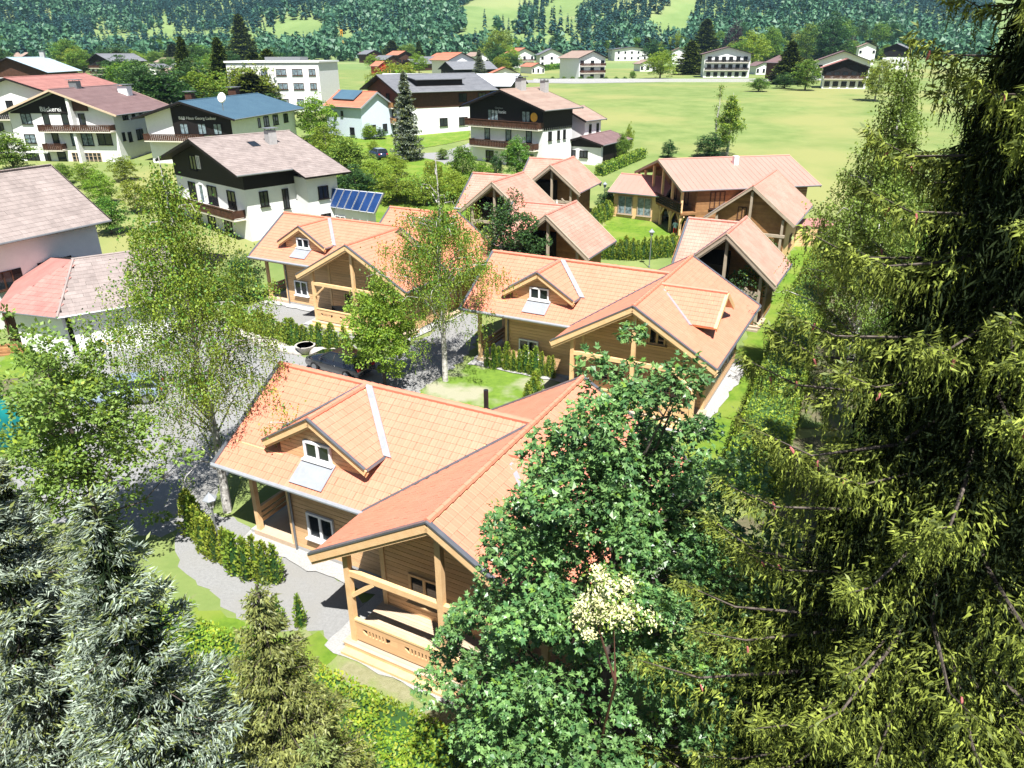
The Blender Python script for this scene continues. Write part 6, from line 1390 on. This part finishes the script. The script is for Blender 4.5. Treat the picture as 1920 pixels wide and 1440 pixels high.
mixn = np.sin(fx / 70) + np.sin(fy / 45 + fx / 120) + rf.normal(size=len(fx)) * .9 + np.where(vv > 70, -1.1, .3) + np.where(fx < -250, .3, 0)
isc = mixn > -.15
tag(scatter('hill_forest_conifers', [cone_tree(rf) for _ in range(4)], 'forest_con', isc), 'dark spruce forest covering the hillside', 'forest')
tag(scatter('hill_forest_broadleaf', [ball_tree(rf) for _ in range(4)], 'forest_dec', ~isc), 'lighter green broadleaf woods on the lower hillside', 'forest')
print('forest', len(fx))

# ------------------------------------------------------------------ yard things
def lamp(label, p, H=2.6, tilt=0):
    t = thing('lamp_post', label, 'lamp', tuple(p), 0)
    mb = MB(); mb.lathe([(.09, 0), (.09, .15), (.045, .22), (.035, H - .35), (.06, H - .32)], sides=10); mb.build('pole', 'grey_metal', t)
    mb = MB(); mb.tube([(0, 0, H - .32), (0, 0, H + .02)], [.10, .17], 6); mb.build('lantern_glass', 'white_cloth', t)
    for k in range(6):
        a = k * math.pi / 3; mb = MB(); mb.tube([(math.cos(a) * .105, math.sin(a) * .105, H - .33), (math.cos(a) * .175, math.sin(a) * .175, H + .03)], .012, 4); mb.build('lantern_bar', 'black_metal', t)
    mb = MB(); mb.tube([(0, 0, H + .02), (0, 0, H + .06), (0, 0, H + .26), (0, 0, H + .34)], [.27, .27, .06, .01], 6); mb.build('lantern_roof', 'lead', t); return t
lamp('lamp post with grey hexagonal lantern between the birch trunk and the thuja row', (-11.35, 23.3, 0), 2.75)
lamp('black lamp post in front of the plump thuja row', G(1217, 502), 3.2)
lamp('lamp post beside the entrance of the back lawn', G(1132, 395), 2.9)
def blob(r, n=10, m=6):
    V = []; 
    for i in range(m + 1):
        th = math.pi * i / m
        for j in range(n):
            a = 2 * math.pi * j / n; q = 1 + .12 * math.sin(3 * a + r) * math.sin(2 * th + r) + random.uniform(-.06, .06); V.append((math.sin(th) * math.cos(a) * q, math.sin(th) * math.sin(a) * q, math.cos(th) * q * .8 + .35))
    F_ = [(i * n + j, i * n + (j + 1) % n, (i + 1) * n + (j + 1) % n, (i + 1) * n + j) for i in range(m) for j in range(n)]
    return npmesh('boulder', V, [(np.array(F_), 0)], ['stone'], True)
BB = [blob(k * 1.3) for k in range(4)]
for k, (u, v, s) in enumerate([(446, 622, .45), (456, 628, .5), (468, 634, .5), (480, 639, .5), (491, 643, .5), (503, 647, .5), (515, 651, .5), (527, 655, .55), (538, 659, .5), (549, 661, .5), (560, 664, .4)]):
    q = G(u, v); o = place('boulder', BB[k % 4], None, (q[0], q[1], -.05), random.uniform(0, 6), (s, s * .8, s * .8)); tag(o, 'pale boulder in the edging left of the stone planter', 'boulder', 'boulders left of the planter')
for k, (u, v, s, lb) in enumerate([(598, 668, .62, 'largest pale boulder right beside the stone planter'), (622, 668, .55, 'pale boulder second from the stone planter'), (644, 670, .55, 'pale boulder behind the parked black car')]):
    q = G(u, v); o = place('boulder', BB[k], None, (q[0], q[1], -.05), k, (s, s * .8, s * .9)); tag(o, lb, 'boulder')
pl = thing('planter', 'round stone bowl planter between the boulders', 'planter', tuple(G(574, 663)), 0)
mb = MB(); mb.lathe([(.28, 0), (.34, .1), (.62, .5), (.68, .62), (.55, .62), (.5, .5)], sides=14); mb.build('bowl', 'stone', pl); mb = MB(); mb.tube([(0, 0, .48), (0, 0, .52)], [.5, .5], 14); mb.build('soil', 'soil', pl)

def car(label, loc, rz, paint, Lc=4.4, Wc=1.78, Hc=1.48, estate=True):
    t = thing('parked_car', label, 'car', loc, rz); hw = Wc / 2
    prof = [(0, .35, .62), (.05, .28, .78), (.9, .22, .95), (1.35, .22, 1.0), (3.9, .22, 1.02), (4.32, .28, .9), (4.4, .38, .7)]
    V = []; 
    for x, zb_, zt in prof:
        sx = Lc / 4.4; e = hw * (1 - .10 * (abs(x - 2.2) / 2.2) ** 3); V += [(x * sx, -e * .96, zb_), (x * sx, -e, (zb_ + zt) / 2), (x * sx, -e * .9, zt), (x * sx, e * .9, zt), (x * sx, e, (zb_ + zt) / 2), (x * sx, e * .96, zb_)]
    F_ = [(i * 6 + j, i * 6 + (j + 1) % 6, (i + 1) * 6 + (j + 1) % 6, (i + 1) * 6 + j) for i in range(len(prof) - 1) for j in range(6)]
    me = bpy.data.meshes.new('body'); me.from_pydata(V, [], F_ + [tuple(range(5, -1, -1)), tuple(len(V) - 6 + k for k in range(6))]); me.materials.append(M[paint]); me.polygons.foreach_set('use_smooth', [True] * len(me.polygons)); me.update(); link(bpy.data.objects.new('body', me), t)
    ra = 4.25 if estate else 3.7; mb = MB(); b = [(1.2, -hw * .88, .98), (ra, -hw * .88, .98), (ra, hw * .88, .98), (1.2, hw * .88, .98)]; tp = [(1.95, -hw * .7, Hc - .06), (ra - .35, -hw * .7, Hc - .06), (ra - .35, hw * .7, Hc - .06), (1.95, hw * .7, Hc - .06)]; mb.hexa(b, tp); mb.build('windows', 'glass', t)
    mb = MB(); mb.hexa([(1.92, -hw * .71, Hc - .06), (ra - .33, -hw * .71, Hc - .06), (ra - .33, hw * .71, Hc - .06), (1.92, hw * .71, Hc - .06)], [(2.1, -hw * .62, Hc), (ra - .45, -hw * .62, Hc), (ra - .45, hw * .62, Hc), (2.1, hw * .62, Hc)]); mb.build('roof', paint, t)
    for x in (1.22, 2.45, ra - .05):
        for s in (-1, 1):
            x2 = {1.22: 1.97, 2.45: 2.55}.get(x, ra - .36); mb = MB(); mb.beam((x, s * hw * .885, .99), (x2, s * hw * .705, Hc - .05), .07, .05); mb.build('pillar', paint, t)
    for x in (.85, 3.5):
        for s in (-1, 1):
            mb = MB(); mb.tube([(x, s * (hw - .2), .31), (x, s * (hw + .01), .31)], .31, 18); wh = mb.build('wheel', 'rubber', t); mb = MB(); mb.tube([(x, s * (hw + .011), .31), (x, s * (hw + .02), .31)], .2, 12); mb.build('rim', 'grey_metal', wh)
    for s in (-1, 1):
        mb = MB(); mb.box(-.01, s * hw * .45, .58, .1, s * hw * .8, .72); mb.build('headlight', 'white_paint', t); mb = MB(); mb.box(4.3 * Lc / 4.4, s * hw * .55, .68, 4.41 * Lc / 4.4, s * hw * .85, .85); mb.build('tail_light', 'red_paint', t)
        mb = MB(); mb.box(1.5, s * (hw * .95), .98, 1.65, s * (hw + .15), 1.1); mb.build('mirror', paint, t)
    return t
cp_ = G(610, 702); car('black car parked behind the nearest chalet, half under the lime green maple', (cp_[0] - 1.0, cp_[1] + 1.6, 0), R(-32), 'car_black')
cp_ = G(150, 765); car('silver blue car under the light green young maple at the left', (cp_[0], cp_[1], 0), R(20), 'car_blue')
cp_ = G(700, 293); car('dark blue car parked in the garden behind the solar collectors', (cp_[0], cp_[1], cp_[2]), R(-60), 'car_navy')
# tarpaulin shelter
tp = thing('tarpaulin_tent', 'teal tarpaulin shelter with open dark end at the left edge', 'tent', (-26.7, 30.9, 0), R(-12))
mb = MB(); pr = [(-1.6, 0), (-1.65, 1.3), (-1.3, 2.2), (0, 2.6), (1.3, 2.2), (1.65, 1.3), (1.6, 0)]
n = 9; V = []
for i in range(n):
    y = -2.6 + 5.2 * i / (n - 1)
    for j, (x, z) in enumerate(pr): V.append((x * (1 + .04 * math.sin(i * 1.9 + j)), y, z * (1 + .03 * math.sin(i * 2.3 + j * 1.1))))
me = npmesh('tarpaulin', V, [(np.array([(i * 7 + j, i * 7 + j + 1, i * 7 + j + 8, i * 7 + j + 7) for i in range(n - 1) for j in range(6)] ), 0)], ['teal_tarp'], True); link(bpy.data.objects.new('tarpaulin', me), tp)
for y in (-2.6, 2.6):
    mb = MB(); mb.tube([(x * .99, y, z - .02) for x, z in pr], .04, 6); mb.build('pole', 'grey_metal', tp)
mx_ = thing('small_excavator', 'bit of orange yellow machinery inside the open end of the teal tarpaulin shelter', 'machine', (-26.3, 27.9, 0), R(20))
mb = MB(); mb.box(-.8, -.6, .45, .8, .6, 1.1); mb.build('body', 'orange_paint', mx_); mb = MB(); mb.box(-.5, -.5, 1.1, .3, .5, 1.9); mb.build('cab', 'glass', mx_); mb = MB(); mb.box(-.9, -.75, 0, .9, -.45, .45); mb.box(-.9, .45, 0, .9, .75, .45); mb.build('track', 'rubber', mx_)
# person at the balcony house
def person(label, loc, rz):
    t = thing('person', label, 'person', loc, rz)
    Vb = [(0, 0, .98), (0, 0, 1.2), (0, 0, 1.42), (0, 0, 1.52), (0, 0, 1.66), (.11, 0, .9), (.12, .02, .5), (.13, 0, .08), (.14, -.12, .03), (-.11, 0, .9), (-.13, -.04, .5), (-.15, 0, .08), (-.16, -.12, .03), (.2, 0, 1.4), (.27, -.05, 1.12), (.18, -.25, 1.05), (-.2, 0, 1.4), (-.27, -.05, 1.12), (-.18, -.25, 1.05)]
    E_ = [(0, 1), (1, 2), (2, 3), (3, 4), (0, 5), (5, 6), (6, 7), (7, 8), (0, 9), (9, 10), (10, 11), (11, 12), (2, 13), (13, 14), (14, 15), (2, 16), (16, 17), (17, 18)]
    rad = [.15, .14, .15, .055, .11, .09, .06, .04, .04, .09, .06, .04, .04, .06, .045, .035, .06, .045, .035]
    me = bpy.data.meshes.new('body'); me.from_pydata(Vb, E_, []); o = bpy.data.objects.new('body', me); COL.objects.link(o)
    md = o.modifiers.new('s', 'SKIN'); me.skin_vertices[0].data[0].use_root = True
    for k, r_ in enumerate(rad): me.skin_vertices[0].data[k].radius = (r_, r_ * .85)
    o.modifiers.new('u', 'SUBSURF').levels = 1; dg = bpy.context.evaluated_depsgraph_get(); m2 = bpy.data.meshes.new_from_object(o.evaluated_get(dg)); bpy.data.objects.remove(o); m2.name = 'body'
    m2.materials.clear(); [m2.materials.append(M[k]) for k in ('skin', 'shirt_blue', 'red_paint')]
    for pl_ in m2.polygons:
        c = pl_.center; pl_.use_smooth = True; pl_.material_index = 1 if (.95 < c.z < 1.47 and not (abs(c.x) > .15 and c.z < 1.18)) else (2 if .45 < c.z <= .98 and abs(c.x) < .22 else 0)
    link(bpy.data.objects.new('body', m2), t); mb = MB(); mb.tube([(0, .01, 1.62), (0, .015, 1.72), (0, .01, 1.79)], [.115, .12, .06], 10); mb.build('hair', 'hair', t, smooth=True); return t
person('person in light blue shirt and red shorts on the terrace of the balcony house', (16.6, 74.2, .8), 2.6)
def table(label, loc, rz, top='white_paint'):
    t = thing('garden_table', label, 'table', loc, rz); mb = MB(); mb.box(-.8, -.45, .70, .8, .45, .75); mb.build('table_top', top, t)
    for x in (-.7, .7):
        for y in (-.35, .35): mb = MB(); mb.box(x - .03, y - .03, 0, x + .03, y + .03, .7); mb.build('leg', top, t)
def bench(label, loc, rz, m_='white_paint', cat='bench'):
    t = thing('garden_bench', label, cat, loc, rz); mb = MB(); mb.box(-.7, -.22, .42, .7, .22, .47); mb.build('seat', m_, t); mb = MB(); mb.box(-.7, .18, .55, .7, .23, .9); mb.build('backrest', m_, t)
    for x in (-.62, .62):
        for y in (-.18, .18): mb = MB(); mb.box(x - .03, y - .03, 0, x + .03, y + .03, .42 if y < 0 else .9); mb.build('leg', m_, t)
q = G(1212, 408); table('white garden table under the balcony of the large house', (q[0] + 1.6, q[1] + .3, q[2]), .2)
bench('white garden bench under the balcony of the large house', (q[0] + 2.2, q[1] - 1.3, q[2]), .2)
a3 = h3.rotation_euler.z; tr3 = lambda x, y, z=.34: (h3.location.x + x * math.cos(a3) - y * math.sin(a3), h3.location.y + x * math.sin(a3) + y * math.cos(a3), z)
bench('dark chair set on the terrace of the chalet behind the thuja row', tr3(9.3, -5.0), a3 + .3, 'black_metal', 'chair'); bench('second dark chair further right on the terrace behind the thuja row', tr3(10.8, -5.1), a3 - .4, 'black_metal', 'chair')
def parasol(label, t0, x, y, z=.3):
    a = t0.rotation_euler.z; lx = t0.location.x + x * math.cos(a) - y * math.sin(a); ly = t0.location.y + x * math.sin(a) + y * math.cos(a)
    t = thing('parasol', label, 'parasol', (lx, ly, t0.location.z + z), 0); mb = MB(); mb.tube([(0, 0, 0), (0, 0, 2.6)], .03, 6); mb.build('pole', 'grey_metal', t); mb = MB(); mb.tube([(0, 0, .9), (0, 0, 1.1), (0, 0, 2.2), (0, 0, 2.6)], [.12, .17, .09, .02], 8); mb.build('folded_canopy', 'white_cloth', t)
parasol('folded white parasol on the terrace of the farthest small chalet', k2, 4.9, -4.3); parasol('folded white parasol under the gable behind the round dark green tree', k1, 4.2, -4.0); parasol('folded white parasol in the dark gable beside the strip of lawn', jch, 5.2, -3.8)
# spiral stair of the balcony house
ssx = thing('spiral_staircase', 'white curved outside stair at the end of the balcony', 'stairs', tuple(W(1335, 400, 1.0)), 0)
mb = MB(); mb.tube([(0, 0, -.6), (0, 0, 3.4)], .06, 8); mb.build('newel_post', 'white_paint', ssx); st_m = MB(); st_m.slab([(0, -.12, 0), (.95, -.2, 0), (.95, .2, 0), (0, .12, 0)], (0, 0, 1), .05); stm = st_m.mesh('step', 'white_paint')
for k in range(13): place('step', stm, ssx, (0, 0, -.4 + k * .22), k * .42 + 2)
mb = MB(); mb.tube([(math.cos(k * .21 + 2) * .95, math.sin(k * .21 + 2) * .95, .5 + k * .11) for k in range(26)], .035, 6); mb.build('handrail', 'white_paint', ssx)
# crane, fence, wall
p_ = G(643, 97); cr = thing('crane', 'thin yellow construction crane mast behind the hotel', 'crane', tuple(p_), .3); hh = topz(643, 55, p_[1]) - p_[2]
mb = MB()
for sx in (-1, 1):
    for sy in (-1, 1): mb.tube([(sx * .8, sy * .8, 0), (sx * .8, sy * .8, hh)], .2, 4)
for k in range(int(hh / 2.2)): mb.tube([(-.8, -.8, k * 2.2), (.8, -.8, k * 2.2 + 2.2)], .14, 4)
mb.build('mast', 'orange_paint', cr); mb = MB(); mb.box(-.5, -.5, hh * .93, .5, 10, hh * .93 + 1.0); mb.build('jib', 'orange_paint', cr)
wl = thing('garden_wall', 'low pale wall along the far edge of the meadow', 'wall', (0, 0, 0), 0)
P = [G(u, 154) for u in (1000, 1080, 1180, 1300, 1440)]
for a_, b_ in zip(P[:-1], P[1:]): mb = MB(); mb.beam((a_[0], a_[1], a_[2] + .5), (b_[0], b_[1], b_[2] + .5), .5, 1.2); mb.build('wall_section', 'white_gravel', wl)
bk2 = thing('wooden_deck', 'stacked plank edging beside the porch at the left edge', 'deck', tuple(G(8, 668)), R(15))
for k in range(4): mb = MB(); mb.box(-1.6, -.1 + k * .25, k * .14, 1.2, .15 + k * .25, k * .14 + .13); mb.build('plank', 'aged_wood', bk2)
wt = thing('water_butt', 'dark green barrel beside the porch door', 'barrel', tuple(G(38, 640)), 0); mb = MB(); mb.lathe([(.28, 0), (.33, .4), (.28, .85)], sides=12); mb.build('barrel', 'teal_tarp', wt)
fr = thing('ornamental_shrub', 'little orange flowering pot plant behind the birch foliage', 'plant', tuple(G(208, 655)), 0); lc = LC(); rr = np.random.default_rng(3); C = rr.normal(size=(200, 3)) * .3 + [0, 0, .9]; lc.kites(rr, C, rdir(rr, 200), .16, .12, 0); link(bpy.data.objects.new('blossom', lc.mesh('blossom', ['orange_paint'])), fr); mb = MB(); mb.lathe([(.2, 0), (.3, .5)], sides=10); mb.build('pot', 'stone', fr)
# ------------------------------------------------------------------ air
hm = bpy.data.materials.new('haze'); hm.use_nodes = True; n = hm.node_tree.nodes; n.clear()
ho = n.new('ShaderNodeOutputMaterial'); hv = n.new('ShaderNodeVolumePrincipled'); hm.node_tree.links.new(hv.outputs[0], ho.inputs['Volume'])
hv.inputs['Density'].default_value = 0.00008; hv.inputs['Color'].default_value = (0.45, 0.72, 1.0, 1); hv.inputs['Anisotropy'].default_value = 0.2
mb = MB(); mb.box(-1320, -30, -1.5, 1320, 1720, 260); me = bpy.data.meshes.new('haze'); me.from_pydata(mb.v, [], mb.f); me.materials.append(hm); o = place('haze', me); stuff(o)
